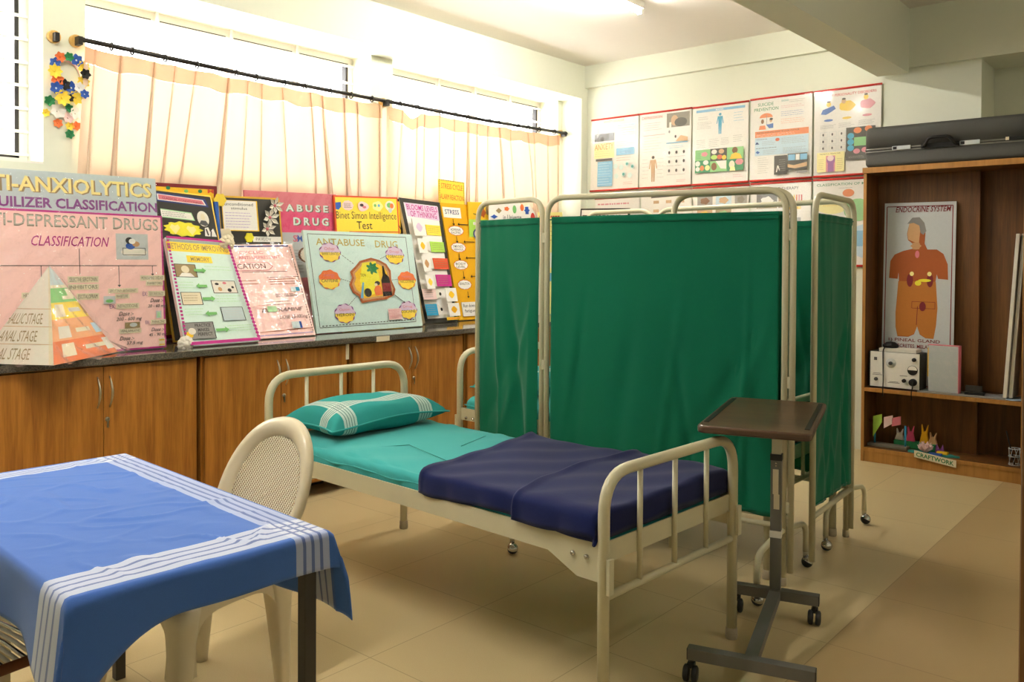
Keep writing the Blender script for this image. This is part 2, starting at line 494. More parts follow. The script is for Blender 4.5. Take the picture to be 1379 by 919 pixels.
def draw(pn, parent, parts, base=.0018):
    """parts: list of (part name, list of drawing calls)"""
    w = base
    for name, calls in parts:
        for group_ in ([[c] for c in calls] if name in ('arrow', 'paper_arrow', 'link_line', 'flow_line', 'pattern', 'caption_pill', 'icon_box', 'face_icon') else [calls]):
            a = Art(pn, w)
            for c in group_: getattr(a, c[0])(*c[1:])
            a.build(name, parent); w = a.w + .0001

# ------------------------------------------------------------------ camera
FPX, YAW, PITCH, ROLL, SHY = 1147.15, .706032, -.014821, .00511885, -88.2002
_f = V((-math.sin(YAW) * math.cos(PITCH), math.cos(YAW) * math.cos(PITCH), math.sin(PITCH)))
_r = V((math.cos(YAW), math.sin(YAW), 0)); _u = _r.cross(_f)
_r, _u = _r * math.cos(ROLL) + _u * math.sin(ROLL), _u * math.cos(ROLL) - _r * math.sin(ROLL)
EYE = V((0, 0, 1.42))
cam = bpy.data.cameras.new('camera'); co = bpy.data.objects.new('camera', cam); COL.objects.link(co)
cam.sensor_width = 36; cam.lens = FPX / 1379 * 36; cam.shift_y = SHY / 1379; cam.clip_start = .02
co.matrix_world = Matrix(((_r.x, _u.x, -_f.x, 0), (_r.y, _u.y, -_f.y, 0), (_r.z, _u.z, -_f.z, EYE.z), (0, 0, 0, 1)))
S.camera = co
# survey of the photograph: the room point seen at a pixel, on a known plane of the room
def ray(x, y): return _r * ((x - 689.5) / FPX) - _u * ((y - 459.5 - SHY) / FPX) + _f
def Xp(x, y, X): d = ray(x, y); return EYE + d * (X / d.x)
def Yp(x, y, Y): d = ray(x, y); return EYE + d * (Y / d.y)
def Zp(x, y, Z): d = ray(x, y); return EYE + d * ((Z - EYE.z) / d.z)

S.view_settings.view_transform = 'Standard'; S.view_settings.look = 'None'
S.view_settings.gamma = 1.; S.view_settings.use_curve_mapping = False
S.view_settings.exposure = 1.7
w = bpy.data.worlds.new('sky'); S.world = w; w.use_nodes = True
w.node_tree.nodes['Background'].inputs[0].default_value = (.97, .985, 1., 1); w.node_tree.nodes['Background'].inputs[1].default_value = 5.5

# ------------------------------------------------------------------ room shell
XW, XP, XB = -5.25, -5.0, -4.77      # window plane, pillar face, beam face
YB, ZC, ZH, ZS = 6.7, 3.3, 2.985, 1.95
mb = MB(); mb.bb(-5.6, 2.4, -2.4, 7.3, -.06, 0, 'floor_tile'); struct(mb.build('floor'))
mb = MB(); mb.bb(-5.6, 2.4, -2.4, 7.3, ZC, ZC + .1, 'ceiling_paint'); struct(mb.build('ceiling'))
mb = MB(); P = 'wall_paint'
mb.bb(-5.45, XP, -2.4, 6.6, 0, ZS, P)
for a, b in ((1.893, 2.119), (4.211, 4.429), (6.53, 6.6), (-2.4, .35)): mb.bb(-5.45, XP, a, b, ZS, ZH, P)
mb.bb(-5.45, XB, -2.4, 6.6, ZH, ZC, P)
mb.bb(-5.45, XB, 6.6, 7.3, 0, ZC, P)
struct(mb.build('wall_left'))
mb = MB()
mb.bb(XB, -1.39, YB, 7.3, 0, ZC, P)
mb.bb(XB, -1.97, YB - .05, YB, 3.09, ZC, P); mb.bb(-1.97, -1.39, YB - .05, YB, 2.87, ZC, P)
mb.bb(-1.39, 2.4, YB - .05, 7.15, 2.87, ZC, P); mb.bb(-1.39, 2.4, 7.12, 7.3, 0, 2.87, P)
struct(mb.build('wall_back'))
mb = MB(); mb.bb(-2.078, -1.858, -2.4, YB - .05, 2.83, ZC, P); struct(mb.build('trim_1'))
mb = MB(); mb.bb(2.2, 2.4, -2.4, 7.12, 0, ZC, P); struct(mb.build('wall_right'))
mb = MB(); mb.bb(-5.0, 2.2, -2.4, -2.2, 0, ZC, P); struct(mb.build('wall_front'))
# wooden door jamb at the right edge of the view
wood('door_wood', (104, 66, 24), (128, 84, 36))
mb = MB(); mb.bb(-.1005, .02, .6, .72, 0, 2.4, 'door_wood'); mb.bb(-.1, .9, .6, .72, 2.4, 2.5, 'door_wood'); mb.bb(.85, .95, .6, .72, 0, 2.5, 'door_wood')
struct(mb.build('door_1', bevel=.004))

# windows: steel frames with glass, grille bars outside
def window(n, y0, y1, mull, z0=ZS, z1=ZH, bars=8):
    root = bpy.data.objects.new('window_%d' % n, None); COL.objects.link(root); struct(root); root.location = (XW, y0, z0)
    mb = MB(); W_ = y1 - y0; H = z1 - z0; m = 'window_paint'
    fw = .045
    for a in (0, W_ - fw): mb.bb(-.03, .03, a, a + fw, 0, H, m)
    mb.bb(-.0305, .0305, fw, W_ - fw, 0, fw, m); mb.bb(-.0305, .0305, fw, W_ - fw, H - fw, H, m)
    for q in mull: mb.bb(-.027, .027, q - y0 - .03, q - y0 + .03, fw - .01, H - fw + .01, m)
    mb.build('window_frame', root)
    mb = MB(); qs = [y0] + list(mull) + [y1]
    for a, b in zip(qs, qs[1:]):
        a0, b0 = a - y0 + (.045 if a == y0 else .03), b - y0 - (.045 if b == y1 else .03)
        mb.bb(-.012, .034, a0, b0, H - fw - .02, H - fw, 'gasket')
        mb.bb(-.012, .034, a0, b0, fw, fw + .012, 'gasket')
    mb.bb(-.012, .034, W_ - fw - .022, W_ - fw, fw, H - fw, 'gasket')
    mb.build('rubber_gasket', root)
    mb = MB()
    for a, b in zip(qs, qs[1:]): mb.bb(-.004, .004, a - y0 + .02, b - y0 - .02, .02, H - .02, 'window_glass')
    mb.build('glass_pane', root)
    mb = MB()
    for i in range(bars):
        z = H * (i + .5) / bars; mb.bb(.036, .05, .0, W_, z - .008, z + .008, m)
    for q in mull: mb.bb(.05, .06, q - y0 - .01, q - y0 + .01, 0, H, m)
    mb.build('grille', root)
    mb = MB(); mb.bb(-.12, .25, 0, W_, -.0, .012, 'window_paint'); mb.build('window_sill', root)
    ld = bpy.data.lights.new('daylight_%d' % n, 'AREA'); ld.shape = 'RECTANGLE'; ld.size = W_; ld.size_y = H
    ld.cycles.is_portal = True
    lo = bpy.data.objects.new('daylight_portal', ld); COL.objects.link(lo)
    lo.matrix_world = Matrix(((0, 0, -1, XW - .16), (1, 0, 0, (y0 + y1) / 2), (0, -1, 0, (z0 + z1) / 2), (0, 0, 0, 1)))
    # portal looks into the room (+x)
    lo.rotation_euler = (0, -PI / 2, 0)
    lo.location = (XW - .16, (y0 + y1) / 2, (z0 + z1) / 2); ld.size = H; ld.size_y = W_
window(1, .35, 1.893, (.86, 1.38))
window(2, 2.119, 4.211, (2.64, 3.16, 3.69))
window(3, 4.429, 6.53, (5.13, 5.58, 6.06))

# ------------------------------------------------------------------ ceiling tube lights
def tube_light(x, y, label, glow='tube_glow'):
    t = thing('tube_light', label, 'light', (x, y, ZC), 0, 'ceiling tube lights')
    mb = MB(); mb.bb(-.03, .03, -.61, .61, -.05, 0, 'window_paint'); mb.build('batten', t)
    mb = MB(); mb.tube([(0, -.585, -.07), (0, .585, -.07)], .014, glow, 12); mb.build('glowing_tube', t)
    for s in (-1, 1):
        mb = MB(); mb.bb(-.018, .018, s * .6 - .015, s * .6 + .015, -.088, -.05, 'window_paint'); mb.build('end_cap', t)
tube_light(-3.3, 4.68, 'glowing ceiling tube light above the green folding screens')
tube_light(-2.4, .9, 'ceiling tube light over the blue covered table')  # unseen lamp, added and placed to brighten the boards by the window wall
tube_light(1.1, 3.4, 'ceiling tube light in the bay beyond the beam', 'tube_dim')  # added lamp out of view, stands in for weak light from the right

# ------------------------------------------------------------------ low cupboards and worktop
ZT, XC = .95, -4.175
def cabinet(y0, y1, label, lock=True):
    t = thing('cabinet', label, 'cupboard', (XC - .03, y0, 0), 0, 'low wooden cupboards along the window wall')
    W_ = y1 - y0; w1 = 'cabinet_wood'
    mb = MB(); mb.bb(-.77, -.022, .0, W_, .09, ZT - .037, w1); mb.bb(-.77, -.25, .0, W_, 0, .09, 'dark_steel'); mb.build('carcass', t)
    for k in range(2):
        a = .012 + k * (W_ - .024) / 2 + .0015; b = a + (W_ - .024) / 2 - .003
        mb = MB(); mb.bb(-.02, 0, a, b, .095, ZT - .046, w1); d = mb.build('door', t, bevel=.0015)
        y = b - .028 if k == 0 else a + .028
        mb = MB()
        pts = [(.002 + .03 * math.sin(PI * i / 10), y, .705 + .15 * i / 10) for i in range(11)]
        mb.tube(pts, [.003 + .0035 * math.sin(PI * i / 10) for i in range(11)], 'nickel', 8); mb.build('handle', d)
        if k == 1:
            mb = MB(); mb.lathe([(.011, 0), (.011, .006), (.007, .008)], 'nickel', (0, y - .012, .645), 12, 'x')
            mb.bb(.006, .009, y - .016, y - .008, .605, .642, 'nickel'); mb.build('lock', d)
for y0, y1, l in ((.33, 1.34, 'low wooden cupboard nearest the camera, mostly cut off by the left edge'),
                  (1.364, 2.365, 'low wooden cupboard under the plastic wrapped pyramid'),
                  (2.388, 3.37, 'low wooden cupboard behind the headboard of the front bed'),
                  (3.394, 4.408, 'low wooden cupboard with tape on its top edge beside the green screen'),
                  (4.432, 5.44, 'low wooden cupboard half hidden behind the left wing of the green screen'),
                  (5.464, 6.47, 'farthest low wooden cupboard, hidden behind the green screens')):
    cabinet(y0, y1, l)
mb = MB(); mb.bb(XP + .002, XC, .3, 6.58, ZT - .035, ZT, 'granite')
tag(mb.build('worktop', bevel=.004), 'long dark polished granite worktop over the wooden cupboards', 'worktop')
mb = MB(); a = Xp(468, 462, XC - .028); mb.bb(XC - .0295, XC - .0275, a.y - .012, a.y + .012, .815, .912, 'cream')
tag(mb.build('tape_strip'), 'narrow cream tape strip hanging down the cupboard front', 'tape')
mb = MB(); a = Xp(515, 455, XC); mb.bb(XC - .0008, XC + .0012, a.y - .05, a.y + .06, .915, .945, 'cream'); mb.bb(XC - .0295, XC + .0012, a.y - .05, a.y + .06, .9125, .9145, 'cream')
tag(mb.build('tape_strip'), 'short pale tape patch stuck across the worktop edge', 'tape')

# ------------------------------------------------------------------ curtain rods and curtains
def bracket(mb, p):
    mb.lathe([(.035, 0), (.035, .022), (.03, .026)], 'block_wood', (XP, p[1], p[2]), 16, 'x')
    mb.bb(XP + .024, p[0] + .012, p[1] - .012, p[1] + .012, p[2] - .03, p[2] + .016, 'rod_black')
RX = -4.935
def rod(y0, z0, y1, z1, label, ends):
    t = thing('curtain_rod', label, 'curtain rod', (RX, y0, z0))
    mb = MB(); mb.tube([(0, 0, 0), (0, (y1 - y0) / 2, (z1 - z0) / 2 - .012), (0, y1 - y0, z1 - z0)], .0145, 'rod_black', 10); mb.build('rod', t)
    for y, z in ends:
        mb = MB(); bracket(mb, V((0, y, z)) - V((0, 0, 0)) + V((RX, 0, 0))); o = mb.build('bracket', t); o.matrix_parent_inverse = Matrix.Translation((-RX, -y0, -z0))
rod(2.05, 2.657, 4.29, 2.643, 'black curtain rod across the left curtained window', [(2.062, 2.655)])
rod(4.31, 2.643, 6.585, 2.668, 'black curtain rod across the right curtained window', [(4.32, 2.64), (6.56, 2.667)])
mb = MB(); bracket(mb, V((XP + .05, 1.945, 2.655)))
tag(mb.build('rod_bracket'), 'spare rod bracket on a wooden disc left of the curtain rod', 'bracket')

def curtain(y0, y1, zr0, zr1, label, seed, flare=0., gap=None, nf=14):
    """thin gathered curtain: the cloth doubles back on itself in narrow slanting pleats"""
    rnd = random.Random(seed)
    t = thing('curtain', label, 'curtain', (RX - .02, y0, 0))
    W_ = y1 - y0; ph = [rnd.uniform(0, 6.28) for _ in range(8)]
    folds = [((i + rnd.uniform(.15, .85)) / nf * W_, rnd.choice((.014, .02, .028, .04))) for i in range(nf)]
    sl = lambda y: .10 * math.sin(2.1 * y + ph[4]) + .06 * math.sin(5.3 * y + ph[5])      # slant of the hang
    cols = [(W_ * i / 90, 0, 0) for i in range(91) if all(abs(W_ * i / 90 - f[0]) > .012 for f in folds)]
    for y, w_ in folds: cols += [(y - 1e-4, 0, 0), (y, w_, .004), (y + 1e-5, w_ * .5, .007), (y + 2e-5, 0., .010), (y + 3e-5, w_ * .6, .013), (y + 4e-5, w_ * 1.1, .006)]
    cols.sort(); n = len(cols)
    def zt(y):
        s = y / W_
        z = zr0 + (zr1 - zr0) * s - .026 - .010 * abs(math.sin(y * 12)) - .012 * math.sin(PI * s)
        if gap: z -= .06 * math.exp(-((s - gap) / .03) ** 2)
        return z
    hem = lambda y: zt(y) - .1 - .008 * math.sin(y * 20 + ph[3])
    def pt(i, z):
        y, dy, dx = cols[i]; k = min(1., max(0., (2.64 - z) / 1.2)); e = min(1., min(y, W_ - y) * 8)
        yy = y + dy * (.35 + 1.0 * k) + e * sl(y) * k + flare * (1 - y / W_) * (2.62 - z)
        return V((.009 * math.sin(yy * 17 + ph[0]) + .007 * math.sin(yy * 31 + ph[1] + 2 * k) - .012 + dx, yy, z))
    def sheet_(a, b, nv, m, off):
        mb = MB(); vs = [pt(i, a(cols[i][0]) + (b(cols[i][0]) - a(cols[i][0])) * j / nv) + V((off, 0, 0)) for j in range(nv + 1) for i in range(n)]
        mb.add(vs, [(j * n + i, j * n + i + 1, (j + 1) * n + i + 1, (j + 1) * n + i) for j in range(nv) for i in range(n - 1)], m, True); return mb
    sheet_(hem, lambda y: 1.02, 34, 'curtain_cloth', 0).build('cloth', t)
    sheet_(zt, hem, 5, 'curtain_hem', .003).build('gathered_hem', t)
    for i in range(11):
        y = (i + .5 + rnd.uniform(-.25, .25)) / 11 * W_; z = zr0 + (zr1 - zr0) * y / W_ - .012 * math.sin(PI * y / W_)
        mb = MB(); c = V((.02, y, z)); mb.tube([c + V((.02 * math.cos(a), 0, .022 * math.sin(a) - .004)) for a in [2 * PI * q / 10 for q in range(10)]], .005, 'rod_black', 6, closed=True); mb.build('curtain_ring', t)
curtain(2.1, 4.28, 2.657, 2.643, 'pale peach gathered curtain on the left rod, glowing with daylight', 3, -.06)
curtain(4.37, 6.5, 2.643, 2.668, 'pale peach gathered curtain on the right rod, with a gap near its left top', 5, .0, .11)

# ------------------------------------------------------------------ paper flower wreath on the pillar
def flower(mb, c, r, col, n=7, eye='white', rnd=random, off=0.):
    """cupped paper flower facing +x"""
    c = V(c); a0 = rnd.uniform(0, 6)
    ring = []
    for i in range(n * 4):
        a = a0 + 2 * PI * i / (n * 4); k = 1.08 * (.86 + .14 * math.cos(n * (a - a0)))
        ring.append(c + V((.006 + off + .24 * r * k, r * k * math.cos(a), r * k * math.sin(a))))
    inner = [c + V((.004 + off, .22 * r * math.cos(a0 + 2 * PI * i / (n * 4)), .22 * r * math.sin(a0 + 2 * PI * i / (n * 4)))) for i in range(n * 4)]
    m = len(ring)
    mb.add(ring + inner, [(i, (i + 1) % m, m + (i + 1) % m, m + i) for i in range(m)] + [tuple(range(m, 2 * m))], col)
    mb.lathe([(.16 * r, .0), (.1 * r, .1 * r), (.0, .13 * r)], eye, c + V((.005 + off, 0, 0)), 8, 'x')
nfl = 0
t = thing('flower_wreath', 'ring of yellow, blue, coral and black paper flowers on the pillar', 'wreath', (0, 0, 0))
wc = Xp(89, 108, XP)
mb = MB(); mb.tube([wc + V((.008, .078 * math.cos(a), .105 * math.sin(a))) for a in [2 * PI * i / 28 for i in range(28)]], .006, 'palepink', 6, closed=True); mb.build('hoop', t)
for x, y, r, c in ((78, 78, .034, 'orange'), (89, 78, .03, 'green'), (101, 82, .04, 'blue'), (71, 86, .036, 'blue'), (70, 97, .044, 'yellow'), (110, 91, .04, 'yellow'),
                   (74, 108, .04, 'orange'), (111, 101, .034, 'black'), (110, 111, .04, 'yellow'), (84, 115, .036, 'black'), (72, 120, .042, 'blue'), (94, 119, .042, 'blue'),
                   (104, 119, .036, 'white'), (80, 133, .05, 'yellow'), (100, 132, .046, 'yellow'), (91, 133, .026, 'black'), (110, 128, .03, 'blue')):
    nfl += 1; mb = MB(); flower(mb, Xp(x, y, XP + .012), r * .86, c, 6 if c != 'yellow' else 8, 'white' if c == 'blue' else c, random, .012 + .009 * (nfl % 3)); mb.build('flower', t)
for x, y, r, c, l in ((66, 136, .03, 'green', 'green paper flower on the pillar at the lower left of the wreath'), (61, 152, .022, 'yellow', 'small yellow paper flower at the pillar edge, left of the rest'),
                      (77, 150, .042, 'white', 'large white paper flower on the pillar under the wreath'), (92, 146, .024, 'green', 'dark green paper flower between the two white ones'),
                      (101, 153, .034, 'white', 'smaller white paper flower beside the curtain edge'), (91, 159, .03, 'palepink', 'pale pink paper flower under the dark green one'),
                      (77, 166, .026, 'orange', 'orange paper flower hanging lowest on the left string'), (93, 170, .024, 'yellow', 'yellow paper flower just above the lowest green one'),
                      (102, 170, .026, 'orange', 'orange paper flower nearest the curtain'), (93, 181, .026, 'green', 'lowest green paper flower on the pillar')):
    mb = MB(); flower(mb, Xp(x, y, XP + .004), r, c, 6, c); tag(mb.build('paper_flower'), l, 'paper flower', 'paper flowers on the pillar')

# ------------------------------------------------------------------ hospital beds
def make_bed(label, loc, rz):
    t = thing('hospital_bed', label, 'bed', loc, rz, 'cream steel hospital beds')
    m = 'steel_cream'; HL, HW = .964, .405
    def end(name, x, ztop, zlow, bars):
        mb = MB()
        mb.tube(fillet([(x, -HW, .03), (x, -HW, ztop), (x, HW, ztop), (x, HW, .03)], .13, 8), .019, m, 14)
        mb.tube([(x, -HW, zlow), (x, HW, zlow)], .0125, m)
        f = mb.build(name, t)
        for y in bars:
            mb = MB(); mb.tube([(x, y, zlow), (x, y, ztop - .012)], .0095, m); mb.build('upright_bar', f)
        for s in (-1, 1):
            mb = MB(); mb.lathe([(.021, 0), (.023, .006), (.022, .04), (.0195, .042)], 'rubber_tip', (x, s * HW, 0), 14); mb.build('foot_tip', f)
    end('headboard', -HL, .888, .38, (-.2, 0, .2))
    end('footboard', HL, .768, .383, (-.21, 0, .21))
    for s in (-1, 1):
        mb = MB(); y = s * (HW + .004)
        mb.prism([(-HL, .485), (-HL, .555), (HL, .555), (HL, .43), (HL - .1, .43), (HL - .22, .485)], m, y - .003, y + .003, lambda a, b, c: V((a, c, b)))
        mb.bb(-HL, HL, min(y, y - s * .035), max(y, y - s * .035), .485, .49, m)
        o = mb.build('side_rail', t)
        for x in (HL - .06, HL - .115, -HL + .06, -HL + .115):
            mb = MB()
            mb.lathe([(.009, 0), (.009, .005), (.005, .009)], 'chrome', (x, y, .5), 8, 'y') if s > 0 else mb.lathe([(.009, 0), (.009, -.005), (.005, -.009)], 'chrome', (x, y - .003, .5), 8, 'y')
            mb.build('bolt', o)
        for x in (HL, -HL):
            mb = MB(); mb.bb(x + (.019 if x > 0 else -.031), x + (.031 if x > 0 else -.019), s * HW - .012, s * HW + .012, .40, .51, m); mb.build('rail_hook', o)
    mb = MB(); mb.bb(HL - .012, HL - .006, -HW, HW, .485, .55, m); mb.bb(-HL + .006, -HL + .012, -HW, HW, .485, .55, m)
    mb.bb(-HL + .01, HL - .01, -HW + .01, HW - .01, .488, .496, m); mb.build('deck', t)
    return t
BL, BR = (-2.4265, 2.6275, 0), -.0436
bed = make_bed('cream steel hospital bed in front, navy blanket over its foot half', BL, BR)
bed2 = dup(bed); bed2['label'] = 'cream steel hospital bed behind the green screen, only its headboard clear'
bed2.location = (-2.565, 4.07, 0); bed2.rotation_euler = (0, 0, 0)

def rounded_block(mb, x0, x1, y0, y1, z0, z1, r, m, bump, nx=70, ny=36, nz=6):
    """closed soft block: superellipse section swept along x, closed by rounded ends"""
    per = []
    for i in range(ny * 2):
        a = 2 * PI * i / (ny * 2); c, s_ = math.cos(a), math.sin(a)
        per.append((math.copysign(abs(c) ** .28, c), math.copysign(abs(s_) ** .42, s_)))
    cy, cz, hy, hz = (y0 + y1) / 2, (z0 + z1) / 2, (y1 - y0) / 2, (z1 - z0) / 2
    vs = []; n = len(per)
    for i in range(nx + 1):
        k = i / nx; x = x0 + (x1 - x0) * k
        e = min(1, min(k, 1 - k) * (x1 - x0) / r + .02); sh = 1 - (1 - math.sqrt(1 - (1 - e) ** 2)) * min(1, r / hz * .35)
        for (a, b) in per:
            p = V((x, cy + hy * a * (1 - (1 - sh) * .3), cz + hz * b * sh))
            vs.append(p + bump(p, a, b))
    fs = [(i * n + k, i * n + (k + 1) % n, (i + 1) * n + (k + 1) % n, (i + 1) * n + k) for i in range(nx) for k in range(n)]
    fs += [tuple(range(n))[::-1], tuple(nx * n + k for k in range(n))]
    mb.add(vs, fs, m, True)

def mattress(label, loc, rz):
    mb = MB()
    def bump(p, a, b):
        d = .004 * math.sin(p.x * 9 + p.y * 5) + .0025 * math.sin(p.x * 23 - p.y * 14)
        if b < .8: d2 = .006 * math.sin(p.x * 31 + 2 * p.z * 40) * (1 - abs(b)); return V((0, math.copysign(d2, a) * 1, 0))
        if abs(a) > .75: d += .005 * math.sin(p.x * 38 + p.y * 60) * max(0, (abs(a) - .75) * 4)
        return V((0, 0, d))
    rounded_block(mb, -.935, .93, -.398, .398, .498, .622, .05, 'sheet_teal', bump, 120)
    mb.tube([(x, -.402 + .004 * math.sin(x * 31), .625 - .05 + .004 * math.sin(x * 17)) for x in [-.93 + 1.86 * i / 60 for i in range(61)]], .0035, 'sheet_teal', 6)
    # stitched seams of the sheet
    for pts in ([(-.3, -.12, .627), (.08, -.22, .627)], [(-.3, -.12, .627), (-.36, -.24, .626)], [(-.2, .25, .626), (-.12, .02, .627)][:2]):
        mb.tube([V(p) for p in pts], .0018, 'teal', 6)
    return tag(mb.build('mattress', None, loc), label, 'mattress')
a = mattress('mattress in a teal sheet lying on the front bed', BL, 0); a.rotation_euler = (0, 0, BR)
b = a.copy(); COL.objects.link(b); b['label'] = 'teal covered mattress on the bed behind the green screen'; b.location = bed2.location; b.rotation_euler = bed2.rotation_euler
stripes_cloth('pillow_plaid', (48, 146, 142), (206, 216, 206), (24, 92, 92), [(.075, .15), (.52, .60)], [(.085, .155)], .0022, 4)

def blanket(name, label, loc, rz, fx=None):
    """navy blanket over the foot end, its front edge slanting, a second layer folded back over it"""
    t = thing(name, label, 'blanket', loc, rz)
    prof = []       # across the bed: (y, z, ny)
    for z in (.558, .575, .595): prof.append((-.412, z))
    for i in range(1, 6): a = PI / 2 * i / 6; prof.append((-.392 - .02 * math.cos(a), .608 + .024 * math.sin(a)))
    for i in range(29): prof.append((-.388 + .776 * i / 28, .634))
    for i in range(1, 6): a = PI / 2 * i / 6; prof.append((.392 + .02 * math.sin(a), .608 + .024 * math.cos(a)))
    for z in (.595, .575, .558): prof.append((.412, z))
    L = [0.]
    for p, q in zip(prof, prof[1:]): L.append(L[-1] + math.hypot(q[0] - p[0], q[1] - p[1]))
    def surf(edge, off, seed, xe=.9425):
        mb = MB(); nv = len(prof) - 1; nu = 60
        rnd = random.Random(seed); ph = [rnd.uniform(0, 6) for _ in range(6)]
        vs = []
        for j, (y, z) in enumerate(prof):
            x0 = edge(y) + .012 * math.sin(6 * y + ph[0])
            for i in range(nu + 1):
                k = i / nu; x = x0 + (xe + .06 - x0) * k; o = off
                lift = .004 * math.sin(x * 14 + y * 8 + ph[1]) + .003 * math.sin(x * 27 - y * 21 + ph[2]) + (.012 * math.exp(-((x - x0) / .018) ** 2))
                side = max(0., abs(y) - .38) / .032
                yy = y + math.copysign((o + abs(lift) * .6) * min(1, side), y) + (math.copysign(.006 * math.sin(x * 19 + ph[3]) * (1 if z < .6 else 0), y))
                zz = z + (o + lift) * (1 - min(1, side) * .7)
                if z < .58: zz += .008 * math.sin(x * 9 + ph[4])
                if x > xe - .02:          # tucked down over the mattress end
                    d = x - (xe - .02); a_ = min(d / .03, PI / 2)
                    x2 = xe - .02 + .018 * math.sin(a_) + o * .3; zz -= .02 * (1 - math.cos(a_)) + max(0, d - .047) * 2.0
                    zz = max(zz, .552); vs.append(V((x2, yy, zz)))
                else: vs.append(V((x, yy, zz)))
        fs = [(j * (nu + 1) + i, j * (nu + 1) + i + 1, (j + 1) * (nu + 1) + i + 1, (j + 1) * (nu + 1) + i) for j in range(nv) for i in range(nu)]
        mb.add(vs, fs, 'blanket_navy', True)
        return mb
    surf(lambda y: .03 - .20 * y + .05 * y * y, 0, 1).build('lower_layer', t, solid=.006)
    surf(lambda y: .535 - .09 * y + .16 * y * y, .013, 2).build('folded_layer', t, solid=.008)
    return t
bl = blanket('blanket', 'navy blanket folded over the foot half of the front bed', BL, BR)
bl2 = dup(bl); bl2['label'] = 'navy blanket on the bed behind the green screen'; bl2.location = bed2.location; bl2.rotation_euler = bed2.rotation_euler

def pillow(label, loc, rz, tilt=0):
    mb = MB(); W_, H_ = .70, .42; uvs = []
    nu, nv = 40, 26
    def top(sgn):
        def f(s, k):
            x = (s - .5); y = (k - .5)
            e = max(0., (1 - (2 * x) ** 4)) ** .55 * max(0., (1 - (2 * y) ** 4)) ** .55
            pinch = 1 - .10 * (1 - (2 * x) ** 2) * (abs(2 * y) ** 3)
            pin2 = 1 - .12 * (1 - (2 * y) ** 2) * (abs(2 * x) ** 3)
            z = sgn * e * (.085 if sgn > 0 else .062) + .006 * math.sin(13 * x + 9 * y) * e
            return V((x * W_ * pin2, y * H_ * pinch, z + .012 * math.sin(5 * x + 1) * (1 - e)))
        return f
    for sg in (1, -1):
        mb.grid(nu, nv, top(sg), 'pillow_plaid'); uvs += [((i / nu) * W_, (j / nv) * H_) for j in range(nv + 1) for i in range(nu + 1)]
    # piped seam
    rim = [top(1)(i / 40, 0) for i in range(41)] + [top(1)(1, i / 26) for i in range(1, 27)] + [top(1)(1 - i / 40, 1) for i in range(1, 41)] + [top(1)(0, 1 - i / 26) for i in range(1, 26)]
    n0 = len(mb.v); mb.tube(rim, .004, 'sheet_teal', 6, closed=True); uvs += [(.3, .3)] * (len(mb.v) - n0)
    o = mb.build('pillow', None, loc, uvs); o.rotation_euler = (tilt, 0, rz)
    return tag(o, label, 'pillow')
p1 = pillow('plump teal plaid pillow on the front bed', (-3.2, 2.675, .686), PI / 2 - .04, .0)
p2 = p1.copy(); COL.objects.link(p2); p2['label'] = 'teal plaid pillow on the bed behind the green screen'; p2.location = (-3.28, 4.07, .686)

# ------------------------------------------------------------------ folding screens
def cloth_panel(mb, A, B, z0, z1, seed, amp=.02):
    A, B = V(A), V(B); d = (B - A); n = V((d.y, -d.x, 0)).normalized(); rnd = random.Random(seed)
    fr = [(rnd.uniform(5, 20), rnd.uniform(0, 6), rnd.uniform(-2.5, 2.5)) for _ in range(5)]
    W_ = d.length
    rid = [(rnd.uniform(-.1, 1.1) * W_, rnd.uniform(-.22, .22), rnd.uniform(.012, .05), rnd.choice((-1, 1)) * rnd.uniform(.006, .014), rnd.uniform(.0, .5)) for _ in range(int(7 + 9 * W_))]
    rid += [(W_ - .02, -.45, .03, .012, .1), (W_ - .01, -.8, .04, -.010, .3)]
    def f(s, k):
        z = z1 + (z0 - z1) * k
        q = s * W_
        a = sum(math.sin(q * w_ + p + t_ * k) * (1.6 / (1 + w_ * .08)) for w_, p, t_ in fr) / 3
        a += sum(h_ / amp * math.exp(-((q - q0 - sl_ * (k - .3)) / w_) ** 2) * min(1, max(0, (k - k0) * 3 + .15)) for q0, sl_, w_, h_, k0 in rid)
        edge = min(1, min(s, 1 - s) * 9)
        g = .002 * math.sin(q * 70 + 3 * math.sin(q * 9)) * math.exp(-k * 14)
        return A + d * s + n * (amp * a * (.15 + .85 * min(1, k * 2.2)) * (.25 + .75 * edge) + g + .006 * math.sin(3 * k + s * 4)) + V((0, 0, z - A.z + (.004 * math.sin(q * 14 + 2) if k > .99 else 0)))
    mb.grid(110, 60, f, 'screen_green')
    mb.grid(110, 3, lambda s, k: f(s, k * .026) + n * .0035, 'screen_green')

def caster(mb0, mb1, p, out):
    """ball caster: chrome hood over a black ball"""
    x, y = p
    d = V((out[0], out[1], 0)).normalized() if (out[0] or out[1]) else V((1, 0, 0))
    rot = Matrix.Rotation(.45, 3, V((-d.y, d.x, 0)))
    c = V((x, y, .028)) + d * .008
    prof = [(.0275 * math.sin(a), .0275 * math.cos(a)) for a in [PI * .47 * i / 9 for i in range(10)]]
    def put(mb, prof, m):
        seg = 18; vs = []
        for r_, z_ in prof:
            for k in range(seg):
                a = 2 * PI * k / seg; vs.append(c + rot @ V((r_ * math.cos(a), r_ * math.sin(a), z_)))
        mb.add(vs, [(i * seg + k, i * seg + (k + 1) % seg, (i + 1) * seg + (k + 1) % seg, (i + 1) * seg + k) for i in range(len(prof) - 1) for k in range(seg)], m, True)
    put(mb0, prof, 'chrome')
    put(mb1, [(.0262 * math.sin(a), .0262 * math.cos(a)) for a in [PI * (.44 + .56 * i / 9) for i in range(10)]], 'rubber')
    mb0.tube([(x, y, .05), (x, y, .1)], .012, 'chrome', 12)

